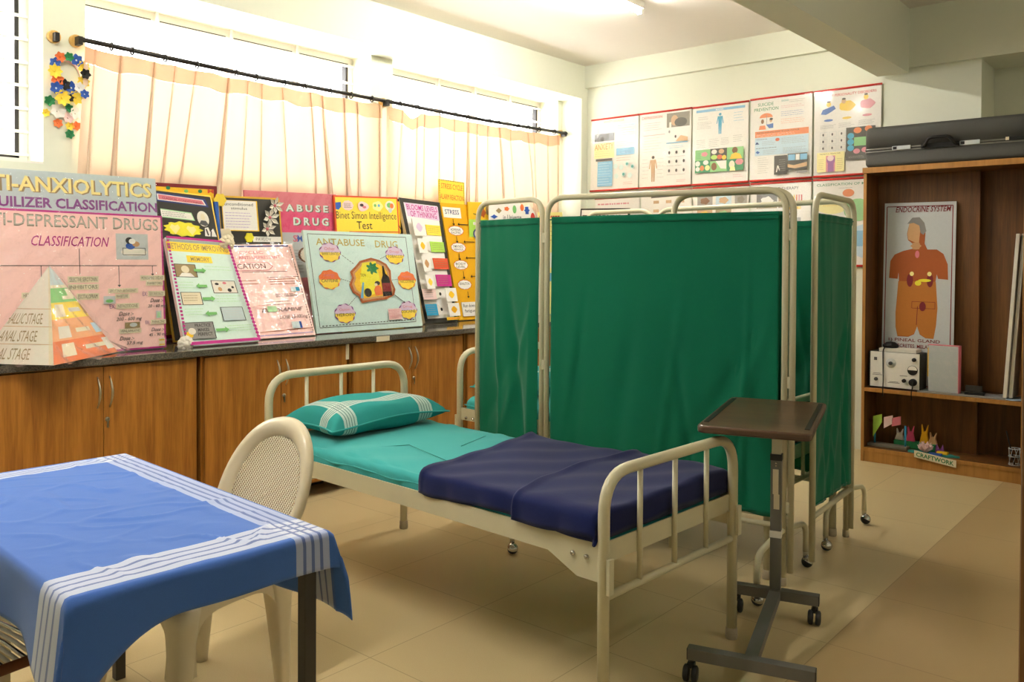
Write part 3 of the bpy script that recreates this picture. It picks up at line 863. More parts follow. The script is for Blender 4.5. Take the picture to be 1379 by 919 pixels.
def screen_frame(t, name, A, B, ztop, zlow, legA, legB, seed, rt=.0145, cz=(.30, 1.655)):
    """one leaf: bent tube frame, lower rail, cloth gathered on two thin rods"""
    m = 'steel_cream'; A, B = V((A[0], A[1], 0)), V((B[0], B[1], 0)); u = (B - A).normalized()
    mb = MB()
    mb.tube(fillet([A + V((0, 0, legA)), A + V((0, 0, ztop)), B + V((0, 0, ztop)), B + V((0, 0, legB))], .1, 8), rt, m, 12)
    mb.tube([A + V((0, 0, zlow)), B + V((0, 0, zlow))], rt * .85, m)
    for z in (cz[1] - .014, cz[0] + .014): mb.tube([A + V((0, 0, z)), B + V((0, 0, z))], .0035, 'screen_green', 6)
    f = mb.build(name, t)
    mb = MB(); cloth_panel(mb, A + u * (rt + .012) + V((0, 0, cz[1])), B - u * (rt + .012) + V((0, 0, cz[1])), cz[0], cz[1], seed)
    mb.build('cloth_panel', f, solid=.002)
    for P_, z in ((A, legA), (B, legB)):
        if z < .02:
            mb = MB(); mb.lathe([(.016, 0), (.018, .006), (.017, .035), (.0148, .037)], 'rubber_tip', P_, 12); mb.build('foot_tip', f)
    return f
def caster_arch(t, c, d, half=.285):
    """bent tube with a ball caster at each end, carrying one upright"""
    c = V((c[0], c[1], 0)); d = V((d[0], d[1], 0)).normalized(); m = 'steel_cream'
    mb = MB(); mb.tube(fillet([c - d * half + V((0, 0, .075)), c - d * half + V((0, 0, .21)), c + V((0, 0, .25)), c + d * half + V((0, 0, .21)), c + d * half + V((0, 0, .075))], .07, 6), .0135, m, 12)
    f = mb.build('caster_arch', t)
    for s in (-1, 1):
        p = c + d * half * s; a, b = MB(), MB(); caster(a, b, (p.x, p.y), (d.x * s * .3 + .4, d.y * s * .3))
        o = a.build('caster', f); b.build('caster_ball', f)
def hinge(t, p, zs=(1.55, .9, .35)):
    for z in zs:
        mb = MB(); mb.box((p[0], p[1], z), (.024, .02, .05), 'steel_cream'); mb.build('hinge', t)

R_, L_ = V((-1.515, 3.63)), V((-2.685, 3.425))
sa = thing('folding_screen', 'three leaf green cloth folding screen standing right behind the front bed', 'folding screen', (0, 0, 0), 0, 'green folding screens')
screen_frame(sa, 'wide_leaf', L_, R_, 1.752, .262, .0, .0, 1)
screen_frame(sa, 'narrow_leaf', (-3.235, 3.50), (-2.722, 3.432), 1.752, .262, .06, .06, 2)
screen_frame(sa, 'narrow_leaf', (-1.486, 3.642), (-2.055, 3.60), 1.748, .30, .06, .06, 3)
caster_arch(sa, R_, (-.03, 1)); caster_arch(sa, L_, (-.02, 1), .27); hinge(sa, (-1.5, 3.636)); hinge(sa, (-2.703, 3.43))
RB, LB = V((-1.54, 4.50)), V((-2.74, 4.60))
sb = thing('folding_screen', 'farther three leaf green folding screen, its right leaf turned towards the camera', 'folding screen', (0, 0, 0), 0, 'green folding screens')
screen_frame(sb, 'wide_leaf', LB, RB, 1.752, .262, .0, .0, 4)
screen_frame(sb, 'narrow_leaf', (-1.468, 3.845), (-1.505, 4.468), 1.742, .262, .06, .06, 5, .0145, (.30, 1.655))
screen_frame(sb, 'narrow_leaf', (-3.29, 4.62), (-2.776, 4.602), 1.752, .262, .06, .06, 6)
caster_arch(sb, RB, (-.0, 1)); caster_arch(sb, LB, (0, 1)); hinge(sb, (-1.522, 4.484)); hinge(sb, (-2.758, 4.601))

# ------------------------------------------------------------------ overbed table
t = thing('overbed_table', 'wheeled overbed table with a dark walnut top and grey steel H base', 'table', (-1.40, 3.285, 0), .285)
g = 'cart_grey'
mb = MB(); mb.bb(-.165, .165, -.02, .02, .075, .115, g); mb.bb(-.022, .022, -.64, -.02, .078, .112, g)
mb.bb(-.205, .205, -.68, -.64, .075, .115, g)
for x in (-.166, .166):
    mb.bb(x - .0015, x + .0015, -.0195, .0195, .0755, .1145, 'rubber')
for x in (-.206, .206): mb.bb(x - .0015, x + .0015, -.6795, -.6405, .0755, .1145, 'rubber')
mb.build('base', t, bevel=.002)
mb = MB(); mb.bb(-.021, .021, -.017, .017, .115, .645, g); c = mb.build('column', t, bevel=.002)
mb = MB(); mb.bb(-.023, .023, -.019, .019, .635, .66, 'rubber'); mb.build('collar', c)
mb = MB(); mb.bb(-.0225, .0225, -.0185, .0185, .325, .352, 'offwhite'); mb.build('tape_band', c)
mb = MB(); mb.bb(-.012, .010, -.0182, -.0165, .50, .60, 'cream'); mb.bb(-.008, .014, -.0186, -.0172, .44, .50, 'cream'); mb.build('sticker', c)
mb = MB()
for z in (.625, .615): mb.lathe([(.004, 0), (.003, -.004)], 'chrome', (0, -.017, z), 8, 'y')
mb.build('screw', c)
mb = MB(); mb.bb(-.0175, .0175, -.0135, .0135, .64, .797, 'steel_cream'); mb.bb(-.02, .02, -.3, .12, .785, .803, 'dark_steel'); mb.build('inner_column', t)
def rrect(x0, x1, y0, y1, r, n=6):
    o = []
    for cx, cy, a0 in ((x1 - r, y1 - r, 0), (x0 + r, y1 - r, PI / 2), (x0 + r, y0 + r, PI), (x1 - r, y0 + r, 1.5 * PI)):
        o += [(cx + r * math.cos(a0 + PI / 2 * i / n), cy + r * math.sin(a0 + PI / 2 * i / n)) for i in range(n + 1)]
    return o
mb = MB(); mb.prism(rrect(-.232, .168, -.44, .3, .03), 'walnut', .803, .831, lambda a, b, c: V((a, b, c))); tp = mb.build('tabletop', t, bevel=.007)
for s in (-1, 1):
    mb = MB(); x = s * .178 - .032; mb.bb(x - .009, x + .009, -.36, .25, .8305, .8335, 'rubber'); mb.build('edge_strip', tp, bevel=.001)
for x, y in ((-.15, .0), (.15, .0), (-.195, -.66), (.195, -.66)):
    mb = MB(); mb.tube([(x, y, .05), (x, y, .078)], .007, 'dark_steel', 8)
    mb.bb(x - .012, x + .012, y - .014, y + .014, .045, .062, 'rubber')
    for s in (-1, 1): mb.lathe([(.006, s * .004), (.024, s * .005), (.028, s * .009), (.028, s * .02), (.022, s * .024), (0.001, s * .025)], 'rubber', (x, y - .012, .0285), 16, 'x')
    mb.build('caster', t)

# ------------------------------------------------------------------ table with cloth
TA = .052
TL_ = thing('table', 'dark steel table under the blue and white cloth', 'table', (-2.325, 1.035, 0), -TA)
TW, TD, TZ = .60, .293, .752     # half length, half depth, top height
mb = MB(); mb.bb(-TW, TW, -TD, TD, TZ - .022, TZ, 'dark_steel'); mb.build('tabletop', TL_, bevel=.003)
mb = MB()
for y in (-TD + .03, TD - .03): mb.bb(-TW + .03, TW - .03, y - .012, y + .012, TZ - .06, TZ - .022, 'dark_steel')
for x in (-TW + .03, TW - .03): mb.bb(x - .012, x + .012, -TD + .03, TD - .03, TZ - .06, TZ - .022, 'dark_steel')
mb.build('apron', TL_)
for x in (-1, 1):
    for y in (-1, 1):
        mb = MB(); X, Y = x * (TW - .03), y * (TD - .03); mb.bb(X - .0165, X + .0165, Y - .0165, Y + .0165, 0, TZ - .022, 'dark_steel'); mb.build('leg', TL_, bevel=.002)
stripes_cloth('table_check', (70, 112, 192), (226, 230, 238), (58, 90, 166), [(.11, .185), (1.172, 1.29)], [(.646, .738)], .0042, 3, .5, .22)
OX, OY = .10, .22        # overhang of the cloth
SZU, SZV = 2 * (TW + OX), 2 * TD + .15 + OY
def clothpt(s, k):
    x = (s - .5) * SZU; y = -TD - .15 + k * SZV
    hx, hy = TW + .004, TD + .004
    ex, ey = max(0., abs(x) - hx), max(0., abs(y) - hy)
    if x > 0 and y < 0: lg = min(1., max(0., (-y - .06) / .22)); ex *= 1 + 1.1 * lg * lg; ey *= 1 + .5 * min(1., max(0., (x - .35) / .25))
    sx, sy = math.copysign(1, x), math.copysign(1, y)
    nz = noise.noise(V((x * 5 + y * 2, y * 11 - x * 3, 1.3))); n2 = noise.noise(V((x * 9 - y * 4, y * 5 + x * 2, 5.1))); n3 = noise.noise(V((x * 3, y * 3, 9.)))
    wr = .0075 * max(0., 1 - abs(nz) * 7) * max(0., n3 + .25) + .005 * max(0., 1 - abs(n2) * 8) * max(0., .3 - n3) + .0012 * math.sin(x * 13 - y * 29)
    wr *= min(1., max(0., min(hx - abs(x), hy - abs(y))) / .06)
    z = TZ + .004 + max(0., wr) * 1.3
    px, py = x, y
    if ex > 0 and ey <= 0:
        d = ex; px = sx * (hx + .012 * math.sin(min(d / .02, PI / 2)) + d * (.06 + .05 * math.sin(y * 19 + 1))); z = TZ + .004 - max(0, d - .008) - .0
    elif ey > 0 and ex <= 0:
        d = ey; py = sy * (hy + .012 * math.sin(min(d / .02, PI / 2)) + d * (.07 + .06 * math.sin(x * 15))); z = TZ + .004 - max(0, d - .008)
    elif ex > 0 and ey > 0:
        # the corner hangs as a cone with one deep fold
        d = math.hypot(ex, ey); a = math.atan2(ey, ex)              # 0 .. pi/2
        fold = math.sin(2 * a)
        out = .012 * min(1, d / .02) + d * (.08 + .22 * fold ** 1.5)
        drop = math.sqrt(max(0., d * d - (d * (.30 * fold ** 1.5)) ** 2))
        a2 = a + .35 * math.sin(4 * a) * min(1, d / .1)
        px = sx * (hx + out * math.cos(a2)); py = sy * (hy + out * math.sin(a2)); z = TZ + .004 - max(0, drop - .008)
    return V((px, py, z))
mb = MB(); NU, NV = 150, 90
mb.grid(NU, NV, clothpt, 'table_check')
uvs = [((i / NU) * SZU, (j / NV) * SZV) for j in range(NV + 1) for i in range(NU + 1)]
tc_ = mb.build('tablecloth', None, TL_.location, uvs, solid=.0025); tc_.rotation_euler = (0, 0, -TA)
tag(tc_, 'blue tablecloth with white checked borders draped over the table', 'tablecloth')

# ------------------------------------------------------------------ plastic chairs
def leg_sections(mb, p0, p1, w0, w1, d0, d1, m, ang):
    """tapered plastic leg with rounded section"""
    rings = []; seg = 12
    for i in range(9):
        k = i / 8; c = V(p0).lerp(V(p1), k) ; w_ = w0 + (w1 - w0) * k ** .7; d_ = d0 + (d1 - d0) * k ** .7
        for q in range(seg):
            a = 2 * PI * q / seg; ca, sa_ = math.cos(a), math.sin(a)
            x, y = math.copysign(abs(ca) ** .6, ca) * w_ / 2, math.copysign(abs(sa_) ** .6, sa_) * d_ / 2
            rings.append(c + V((x * math.cos(ang) - y * math.sin(ang), x * math.sin(ang) + y * math.cos(ang), 0)))
    fs = [(i * seg + q, i * seg + (q + 1) % seg, (i + 1) * seg + (q + 1) % seg, (i + 1) * seg + q) for i in range(8) for q in range(seg)]
    fs += [tuple(range(seg))[::-1], tuple(8 * seg + q for q in range(seg))]
    mb.add(rings, fs, m, True)
def chair_base(t, m):
    mb = MB(); mb.prism(rrect(-.215, .215, -.22, .21, .07, 6), m, .405, .435, lambda a, b, c: V((a, b, c))); mb.build('seat', t, bevel=.012)
    mb = MB()
    for q in range(4):
        pass
    pts = rrect(-.205, .205, -.21, .2, .07, 6)
    mb.prism(pts, m, .385, .41, lambda a, b, c: V((a * (1.0 if c > .4 else 1.02), b * (1 if c > .4 else 1.02), c))); mb.build('seat_apron', t, bevel=.006)
    def skirt(p, q):
        p, q = V(p), V(q); mb = MB(); d = (q - p); L = d.length; d.normalize(); nn = V((-d.y, d.x, 0))
        a = [(0, .41), (L, .41), (L, .2)] + [(L / 2 + (L / 2 - .035) * math.copysign(abs(math.cos(t_)) ** .5, math.cos(t_)), .2 + .165 * abs(math.sin(t_)) ** .6) for t_ in [PI * i / 16 for i in range(17)]] + [(0, .2)]
        mb.prism(a, m, -.004, .004, lambda u_, z_, w_: p + d * u_ + nn * (w_ + (.41 - z_) * k_out) + V((0, 0, z_))); mb.build('skirt', t)
    k_out = -.12
    for p, q in (((-.2, -.205, 0), (.2, -.205, 0)), ((.2, -.205, 0), (.195, .19, 0)), ((.195, .19, 0), (-.195, .19, 0)), ((-.195, .19, 0), (-.2, -.205, 0))): skirt(p, q)
    for x, y, b in ((-.185, -.19, 0), (.185, -.19, 0), (-.18, .175, 1), (.18, .175, 1)):
        mb = MB(); leg_sections(mb, (x, y, .40), (x * 1.16, y * (1.16 if not b else 1.02), 0), .115, .042, .085, .04, m, math.copysign(.0, x)); mb.build('leg', t)
t = thing('plastic_chair', 'cream plastic chair with a round cane pattern back pushed under the table', 'chair', (-2.56, 1.43, 0), math.radians(8), 'cream plastic chairs')
m = 'plastic_cream'
chair_base(t, m)
# oval back: raised rim around the moulded cane panel
def oval(k, n=56):
    """outline of the back in its own plane (x across, h up from the seat)"""
    o = []
    for i in range(n):
        a = 2 * PI * i / n; c, s_ = math.cos(a), math.sin(a)
        hw = .212 * k if s_ > 0 else (.212 - .03 * (-s_)) * k
        o.append((hw * math.copysign(abs(c) ** .92, c), .205 + (.262 if s_ > 0 else .24) * k * math.copysign(abs(s_) ** .92, s_)))
    return o
def bk(x, h, d=0.): # back plane leans away and is slightly dished
    return V((x, (.17 + .42 * h) + d + .25 * x * x * -1 + .02, .43 + h - .04))
mb = MB(); secs = [(1.0, -.012), (1.0, .01), (.97, .02), (.88, .02), (.80, .004), (.74, -.006), (.74, -.014), (.86, -.018), (.96, -.016)]
n = 56; vs = []
for k, d in secs: vs += [bk(x, h, -d) for x, h in oval(k)]
q = len(secs)
mb.add(vs, [(i * n + j, i * n + (j + 1) % n, ((i + 1) % q) * n + (j + 1) % n, ((i + 1) % q) * n + j) for i in range(q) for j in range(n)], m, True)
br = mb.build('backrest', t)
mb = MB(); uvs = []; out = oval(.75)
for r_ in range(13):
    for x, h in out:
        X = x * r_ / 12; Hh = .205 + (h - .205) * r_ / 12; mb.v.append(tuple(bk(X, Hh, .008))); uvs.append((X + Hh * .35, Hh))
k_ = mb.mat('cane_pattern')
for r_ in range(12):
    for j in range(n):
        mb.f.append([r_ * n + j, r_ * n + (j + 1) % n, (r_ + 1) * n + (j + 1) % n, (r_ + 1) * n + j]); mb.mi.append(k_); mb.sm.append(True)
mb.build('cane_panel', br, None, uvs, solid=.004)
for s in (-1, 1):
    mb = MB(); leg_sections(mb, (s * .165, .19, .40), (s * .178, .225, .52), .06, .04, .05, .03, m, 0); mb.build('back_post', t)

t = thing('plastic_chair', 'cream chair with a striped strip seat at the bottom left corner', 'chair', (-2.47, .73, 0), PI + .12, 'cream plastic chairs')
mb = MB(); pts = rrect(-.215, .215, -.21, .21, .05, 6)
mb.tube([V((a, b, .43)) for a, b in pts], .014, 'brown', 8, closed=True); mb.build('seat_frame', t)
for i in range(22):
    y = -.195 + .39 * i / 21
    mb = MB(); mb.tube([(-.21, y, .432), (-.1, y, .444), (.1, y, .444), (.21, y, .432)], .0055, 'chrome' if i % 3 == 1 else 'white', 6); mb.build('seat_strip', t)
for x, y in ((-.2, -.19), (.2, -.19), (-.2, .19), (.2, .19)):
    mb = MB(); leg_sections(mb, (x, y, .425), (x * 1.1, y * 1.1, 0), .07, .04, .06, .035, m, 0); mb.build('leg', t)
mb = MB(); mb.tube(fillet([(-.2, .2, .43), (-.2, .25, .84), (.2, .25, .84), (.2, .2, .43)], .1, 6), .014, 'brown', 8); mb.build('back_frame', t)
for i in range(10):
    z = .5 + .03 * i
    mb = MB(); y = .2 + .05 * (z - .43) / .41; mb.tube([(-.19, y, z), (.19, y, z)], .0055, 'white', 6); mb.build('back_strip', t)

# ------------------------------------------------------------------ open bookcase by the back wall
SX0, SX1, SY0, SY1, SZ1 = -2.066, -1.0, 6.327, 6.69, 2.118
t = thing('bookcase', 'tall open wooden bookcase with a black case on top of it', 'bookcase', (SX0, SY0, 0))
W_, D_ = SX1 - SX0, SY1 - SY0
def part(name, boxes, par, bev=.0015):
    mb = MB()
    for b in boxes: mb.bb(*b)
    return mb.build(name, par, bevel=bev)
wd, we = 'shelf_wood', 'shelf_edge'
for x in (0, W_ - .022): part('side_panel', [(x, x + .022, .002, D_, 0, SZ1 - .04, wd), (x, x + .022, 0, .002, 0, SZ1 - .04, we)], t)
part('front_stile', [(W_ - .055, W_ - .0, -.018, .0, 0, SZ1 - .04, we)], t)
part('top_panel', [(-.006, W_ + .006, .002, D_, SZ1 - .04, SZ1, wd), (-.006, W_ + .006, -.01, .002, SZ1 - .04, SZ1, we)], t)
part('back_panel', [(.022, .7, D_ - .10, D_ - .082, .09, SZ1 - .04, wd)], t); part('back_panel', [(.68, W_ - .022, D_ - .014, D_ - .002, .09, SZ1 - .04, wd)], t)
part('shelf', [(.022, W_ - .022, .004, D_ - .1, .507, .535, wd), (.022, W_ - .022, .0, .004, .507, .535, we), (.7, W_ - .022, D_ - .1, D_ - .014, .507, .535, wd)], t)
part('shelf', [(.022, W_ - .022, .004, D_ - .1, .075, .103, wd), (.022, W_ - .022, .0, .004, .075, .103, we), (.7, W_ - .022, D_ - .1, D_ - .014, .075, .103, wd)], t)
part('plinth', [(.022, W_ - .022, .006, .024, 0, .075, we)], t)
MS, BS = .5352, .1032     # tops of the middle and the bottom shelf

# black hard shell case
t = thing('equipment_case', 'large black hard shell case lying on top of the bookcase', 'case', (-1.545, 6.46, SZ1), .01)
def shell(x0, x1, y0, y1, z0, z1, r, rz, m, cap):
    mb = MB(); nz = 6; rings = []
    for i in range(nz + 1):
        a = PI / 2 * i / nz; ins = rz * (1 - math.sin(a)) ; z = rz * (1 - math.cos(a))
        rings.append((ins, z))
    prof = [(i_, z0 + z_) for i_, z_ in rings] + [(0, z1)] if cap < 0 else [(0, z0)] + [(i_, z1 - z_) for i_, z_ in rings[::-1]]
    vs = []; n = 28
    for ins, z in prof: vs += [V((a, b, z)) for a, b in rrect(x0 + ins, x1 - ins, y0 + ins, y1 - ins, max(.01, r - ins * .5), 6)]
    q = len(prof)
    mb.add(vs, [(i * n + j, i * n + (j + 1) % n, (i + 1) * n + (j + 1) % n, (i + 1) * n + j) for i in range(q - 1) for j in range(n)] + [tuple(range(n))[::-1], tuple((q - 1) * n + j for j in range(n))], m, True)
    return mb
CW, CD = .515, .15
shell(-CW, CW, -CD, CD, .0, .105, .05, .03, 'case_shell', -1).build('lower_shell', t)
shell(-CW, CW, -CD, CD, .128, .285, .05, .03, 'case_shell', 1).build('lid', t)
mb = MB()
for z0, z1, o in ((.103, .112, .004), (.114, .121, .002), (.122, .13, .004)): mb.prism(rrect(-CW - o, CW + o, -CD - o, CD + o, .052), 'case_trim' if o > .003 else 'charcoal', z0, z1, lambda a, b, c: V((a, b, c)))
mb.build('rim', t)
for x in (-.26, .17):
    mb = MB(); mb.bb(x - .06, x + .06, -CD - .012, -CD, .108, .136, 'lightgrey'); mb.bb(x - .055, x - .03, -CD - .015, -CD - .01, .112, .132, 'black'); a = mb.build('latch', t, bevel=.002)
mb = MB(); mb.tube(fillet([(-.12, -CD - .01, .118), (-.10, -CD - .03, .125), (-.075, -CD - .045, .172), (.055, -CD - .045, .172), (.08, -CD - .03, .125), (.10, -CD - .01, .118)], .03), .011, 'black', 10); mb.bb(-.13, .11, -CD - .014, -CD, .104, .136, 'black'); mb.build('handle', t)
mb = MB(); mb.bb(.38, .40, -CD - .012, -CD, .118, .138, 'cream'); mb.bb(.40, CW + .008, -CD - .01, -CD, .116, .138, 'black'); mb.build('strap', t)

# things on the middle shelf
def sheet(name, label, cat, TL, TR, BR, BL_, col, edge, thick, parts, group=None, border=None, bw=.015, pname='panel'):
    t = thing(name, label, cat, (0, 0, 0), 0, group)
    pn = Panel(TL, TR, BR, BL_)
    pn.slab(col, edge, thick, border, bw).build(pname, t)
    draw(pn, t, parts, .0016)
    return t, pn
e0, e1, e2, e3 = V((-1.987, 6.56, 1.872)), V((-1.507, 6.56, 1.868)), V((-1.505, 6.505, MS + .001)), V((-1.985, 6.505, MS + .001))
body = [(.36, .12), (.33, .19), (.345, .235), (.40, .255), (.42, .27), (.41, .295), (.28, .31), (.16, .335), (.10, .38), (.085, .50), (.21, .505), (.22, .46), (.235, .56), (.225, .63), (.19, .74), (.195, .84), (.225, .905), (.38, .905), (.46, .885), (.5, .83), (.54, .885), (.62, .908), (.73, .91), (.76, .82), (.775, .70), (.735, .60), (.74, .52), (.755, .47), (.775, .50), (.91, .505), (.90, .40), (.84, .33), (.75, .30), (.62, .30), (.58, .26), (.59, .17), (.56, .11), (.46, .085)]
sheet('anatomy_chart', 'hand drawn ENDOCRINE SYSTEM chart with an orange torso, standing inside the bookcase', 'chart', e0, e1, e2, e3, 'lightgrey', 'grime', .012, [
  ('border_line', [('frame', .035, .02, .955, .985, .006, 'maroon')]),
  ('torso_drawing', [('poly', [(a, b * .78 + .02) for a, b in body], 'rust'), ('poly', [(a, b * .78 + .02) for a, b in [(.22, .52), (.745, .52), (.775, .70), (.76, .82), (.73, .91), (.62, .905), (.54, .88), (.5, .83), (.46, .88), (.38, .9), (.225, .9), (.195, .84), (.19, .74)]], 'torso'),
     ('poly', [(.36, .115), (.335, .17), (.35, .20), (.44, .215), (.50, .22), (.52, .13), (.44, .10)], 'skin'),
     ('poly', [(.33, .115), (.40, .082), (.50, .08), (.57, .11), (.60, .155), (.56, .175), (.52, .165), (.50, .125), (.42, .11)], 'grey'), ('e', .46, .235, .07, .02, 'tan', 14, .15, 6), ('e', .48, .28, .03, .02, 'rose'),
     ('e', .385, .42, .045, .036, 'wine'), ('e', .665, .42, .045, .036, 'wine'), ('e', .41, .385, .03, .012, 'paleyellow'), ('e', .655, .385, .03, .012, 'paleyellow'), ('e', .50, .435, .045, .014, 'lemon'), ('e', .59, .42, .09, .008, 'lemon'),
     ('frame', .42, .535, .74, .57, .003, 'maroon'), ('e', .57, .56, .045, .025, 'wine'), ('l', .5, .56, .49, .66, .004, 'maroon')]),
  ('lettering', [('t', 'ENDOCRINE SYSTEM', .16, .022, .92, .052, 'maroon', .012, .02), ('t', '1) PINEAL GLAND', .10, .735, .82, .757, 'maroon', .012), ('t', 'SECRETES: MELATONIN', .2, .765, .85, .785, 'maroon', .012)]),
], pname='sheet')
# stimulator box
t = thing('stimulator_box', 'white fronted electrical box with dials and a black lead on the bookcase shelf', 'instrument', (-1.852, 6.36, MS), 0)
mb = MB(); mb.bb(-.175, .175, .004, .19, .006, .262, 'charcoal'); mb.build('case', t, bevel=.004)
mb = MB(); mb.bb(-.162, .168, -.004, .004, .012, .262, 'white'); fp = mb.build('front_panel', t, bevel=.001)
def dial(x, z, r, d, m, name='knob', par=None):
    mb = MB(); mb.lathe([(r, -.004), (r * .95, -.004 - d), (0.001, -.004 - d)], m, (x, 0, z), 18, 'y'); return mb.build(name, par or t)
dial(-.02, .185, .034, .004, 'lightgrey', 'dial'); dial(-.02, .185, .013, .02, 'darkgrey'); dial(.135, .22, .014, .014, 'black'); dial(-.12, .065, .013, .012, 'darkgrey'); dial(.07, .068, .014, .014, 'black'); dial(.13, .062, .026, .026, 'black')
mb = MB(); mb.bb(-.135, -.115, -.008, -.003, .2, .222, 'darkgrey'); mb.build('switch', t)
mb = MB()
mb.prism([(.125 + .034 * math.cos(a), .145 + .034 * math.sin(a)) for a in [2 * PI * i / 24 for i in range(24)]], 'black', -.008, -.004, lambda a, b, c: V((a, c, b)))
mb.prism([(.125 + .03 * math.cos(a), .147 + .03 * math.sin(a)) for a in [PI * i / 16 for i in range(17)]], 'white', -.0095, -.008, lambda a, b, c: V((a, c, b)))
mb.build('meter', t)
mb = MB()
for x0, x1, z in ((-.14, -.09, .105), (-.145, -.08, .095), (.04, .09, .1), (-.04, .04, .045), (-.03, .03, .052)): mb.bb(x0, x1, -.0046, -.004, z, z + .003, 'ink')
mb.build('printing', t)
t2 = thing('lead', 'black lead coiled on the white electrical box, hanging over the shelf edge', 'cable', (-1.852, 6.36, MS))
mb = MB(); mb.lathe([(.0, 0), (.05, .002), (.055, .02), (.03, .04), (.0, .045)], 'black', (-.045, .07, .289), 12); mb.build('plug', t2, bevel=.0)
mb = MB(); mb.tube(fillet([(-.05, .07, .32), (-.075, -.006, .285), (-.072, -.012, .2), (-.068, -.014, .06), (-.06, -.05, -.006), (-.06, -.05, -.05)], .03), .004, 'black', 8); mb.build('cord', t2)
mb = MB(); mb.tube(fillet([(.135, -.034, .07), (.138, -.05, .03), (.13, -.052, .0), (.133, -.052, -.06)], .02), .0035, 'black', 8); mb.build('cord', t2)
mb = MB(); mb.bb(-.11, .14, .02, .15, 0, .0252, 'offwhite'); tag(mb.build('carton_lid', None, (-1.852, 6.36, MS + .2622), bevel=.002), 'flat white box lid lying on the electrical box', 'box')
# wrapped box
t = thing('wrapped_box', 'upright white wrapped box with pink edges beside the electrical box', 'box', (-1.535, 6.37, MS + .011), -.05)
mb = MB(); mb.bb(-.095, .095, 0, .05, 0, .32, 'lightgrey'); mb.build('box', t, bevel=.003)
mb = MB(); mb.bb(.0945, .1, 0, .052, 0, .322, 'rose'); mb.bb(-.1, -.0945, 0, .052, .1, .3, 'gold'); mb.bb(-.1, .1, 0, .052, .318, .323, 'rose'); mb.build('coloured_edge', t)
mb = MB(); mb.grid(20, 24, lambda s, k: V((-.094 + .188 * s, -.003 - .004 * abs(math.sin(s * 9 + k * 7) * math.sin(k * 11)), .004 + .312 * k)), 'plastic_film'); mb.build('plastic_wrap', t)
mb = MB(); mb.bb(-.27, .27, -.0, .18, 0, .010, 'grey'); o = mb.build('folder', None, (-1.42, 6.338, MS), bevel=.002); o.rotation_euler = (0, 0, .02); tag(o, 'grey paper folder lying under the wrapped box', 'folder')
mb = MB(); mb.bb(-.06, .06, -.03, .03, 0, .022, 'black'); mb.bb(-.055, .045, -.012, .02, .022, .06, 'charcoal'); o = mb.build('adapter', None, (-1.345, 6.40, MS + .0102), bevel=.004); o.rotation_euler = (0, 0, .1); tag(o, 'small black adapter lying on the grey folder', 'adapter')
mb = MB(); mb.grid(20, 12, lambda s, k: V((-.12 + .24 * s, -.1 + .2 * k, .004 + .006 * math.sin(s * 5) ** 2)), 'paleblue'); o = mb.build('paper_sheet', None, (-1.15, 6.445, MS), solid=.003); tag(o, 'crumpled pale paper sheets at the foot of the white boards', 'paper')
for i, (x, l) in enumerate(((-1.158, 'white foam board standing upright in the bookcase, nearest its middle'), (-1.128, 'white foam board standing upright against the bookcase side'))):
    mb = MB(); mb.prism([(0, 0), (.2, 0), (.19, 1.07), (.03, 1.08)], 'offwhite', -.011, .011, lambda a, b, c: V((c + .055 * b, a, b)))
    o = mb.build('foam_board', None, (x, 6.352 + .02 * i, MS + .013), bevel=.002); tag(o, l, 'board', 'foam boards in the bookcase')

# craft work on the bottom shelf
t = thing('craft_clothesline', 'model clothesline with paper flags between two blue posts', 'craft model', (-1.905, 6.43, BS))
mb = MB(); mb.bb(-.135, .135, -.04, .04, 0, .022, 'grime'); mb.build('base', t, bevel=.004)
for x in (-.095, .115): mb = MB(); mb.tube([(x, 0, .02), (x, 0, .17)], .007, 'cyan', 8); mb.build('post', t)
mb = MB(); mb.tube([(-.15, 0, .185), (.135, 0, .17)], .005, 'brown', 8); mb.build('line', t)
for x, h, c in ((-.075, .15, 'lime'), (.0, .08, 'palepink'), (.055, .06, 'rose')):
    mb = MB(); mb.prism([(-.03, .03), (.03, .05), (.03, -.01), (-.03, -h + .03)], c, -.003, .003, lambda a, b, cc: V((x + a, -.008 + cc, .185 + b))); mb.build('flag', t)
t = thing('craft_rabbits', 'four folded paper rabbits in a row on a green strip', 'craft model', (-1.745, 6.515, BS), -.03)
mb = MB(); mb.bb(-.14, .14, -.035, .035, 0, .05, 'green'); mb.build('base', t, bevel=.006)
for x, c, h in ((-.11, 'offwhite', .08), (-.035, 'hotpink', .11), (.06, 'amber', .13), (.115, 'tan', .08)):
    mb = MB(); mb.prism([(-.03, 0), (.03, 0), (.018, h * .5), (.024, h), (.008, h * .62), (-.006, h * .62), (-.018, h), (-.016, h * .5)], c, -.012, .012, lambda a, b, cc: V((x + a, cc, .05 + b))); mb.build('rabbit', t)
t = thing('craft_lotus', 'pink paper lotus on green leaves with a yellow and a blue folded piece', 'craft model', (-1.60, 6.385, BS))
mb = MB(); mb.prism([(.16 * math.cos(a) * (1 + .08 * math.cos(7 * a)), .04 * math.sin(a)) for a in [2 * PI * i / 28 for i in range(28)]], 'teal', 0, .012, lambda a, b, c: V((a, b, c))); mb.build('leaf', t)
mb = MB()
for ring, (n, r, h) in enumerate(((7, .05, .05), (6, .035, .07), (4, .018, .075))):
    for i in range(n):
        a = 2 * PI * i / n + ring * .4; d = V((math.cos(a), math.sin(a), 0)); s = V((-d.y, d.x, 0)); c = V((-.045, -.005, .012))
        mb.add([c + d * .01, c + d * r * .8 + s * r * .5 + V((0, 0, h * .5)), c + d * r * 1.05 + V((0, 0, h)), c + d * r * .8 - s * r * .5 + V((0, 0, h * .5))], [(0, 1, 2), (0, 2, 3)], 'palepink')
mb.build('lotus', t, solid=.002)
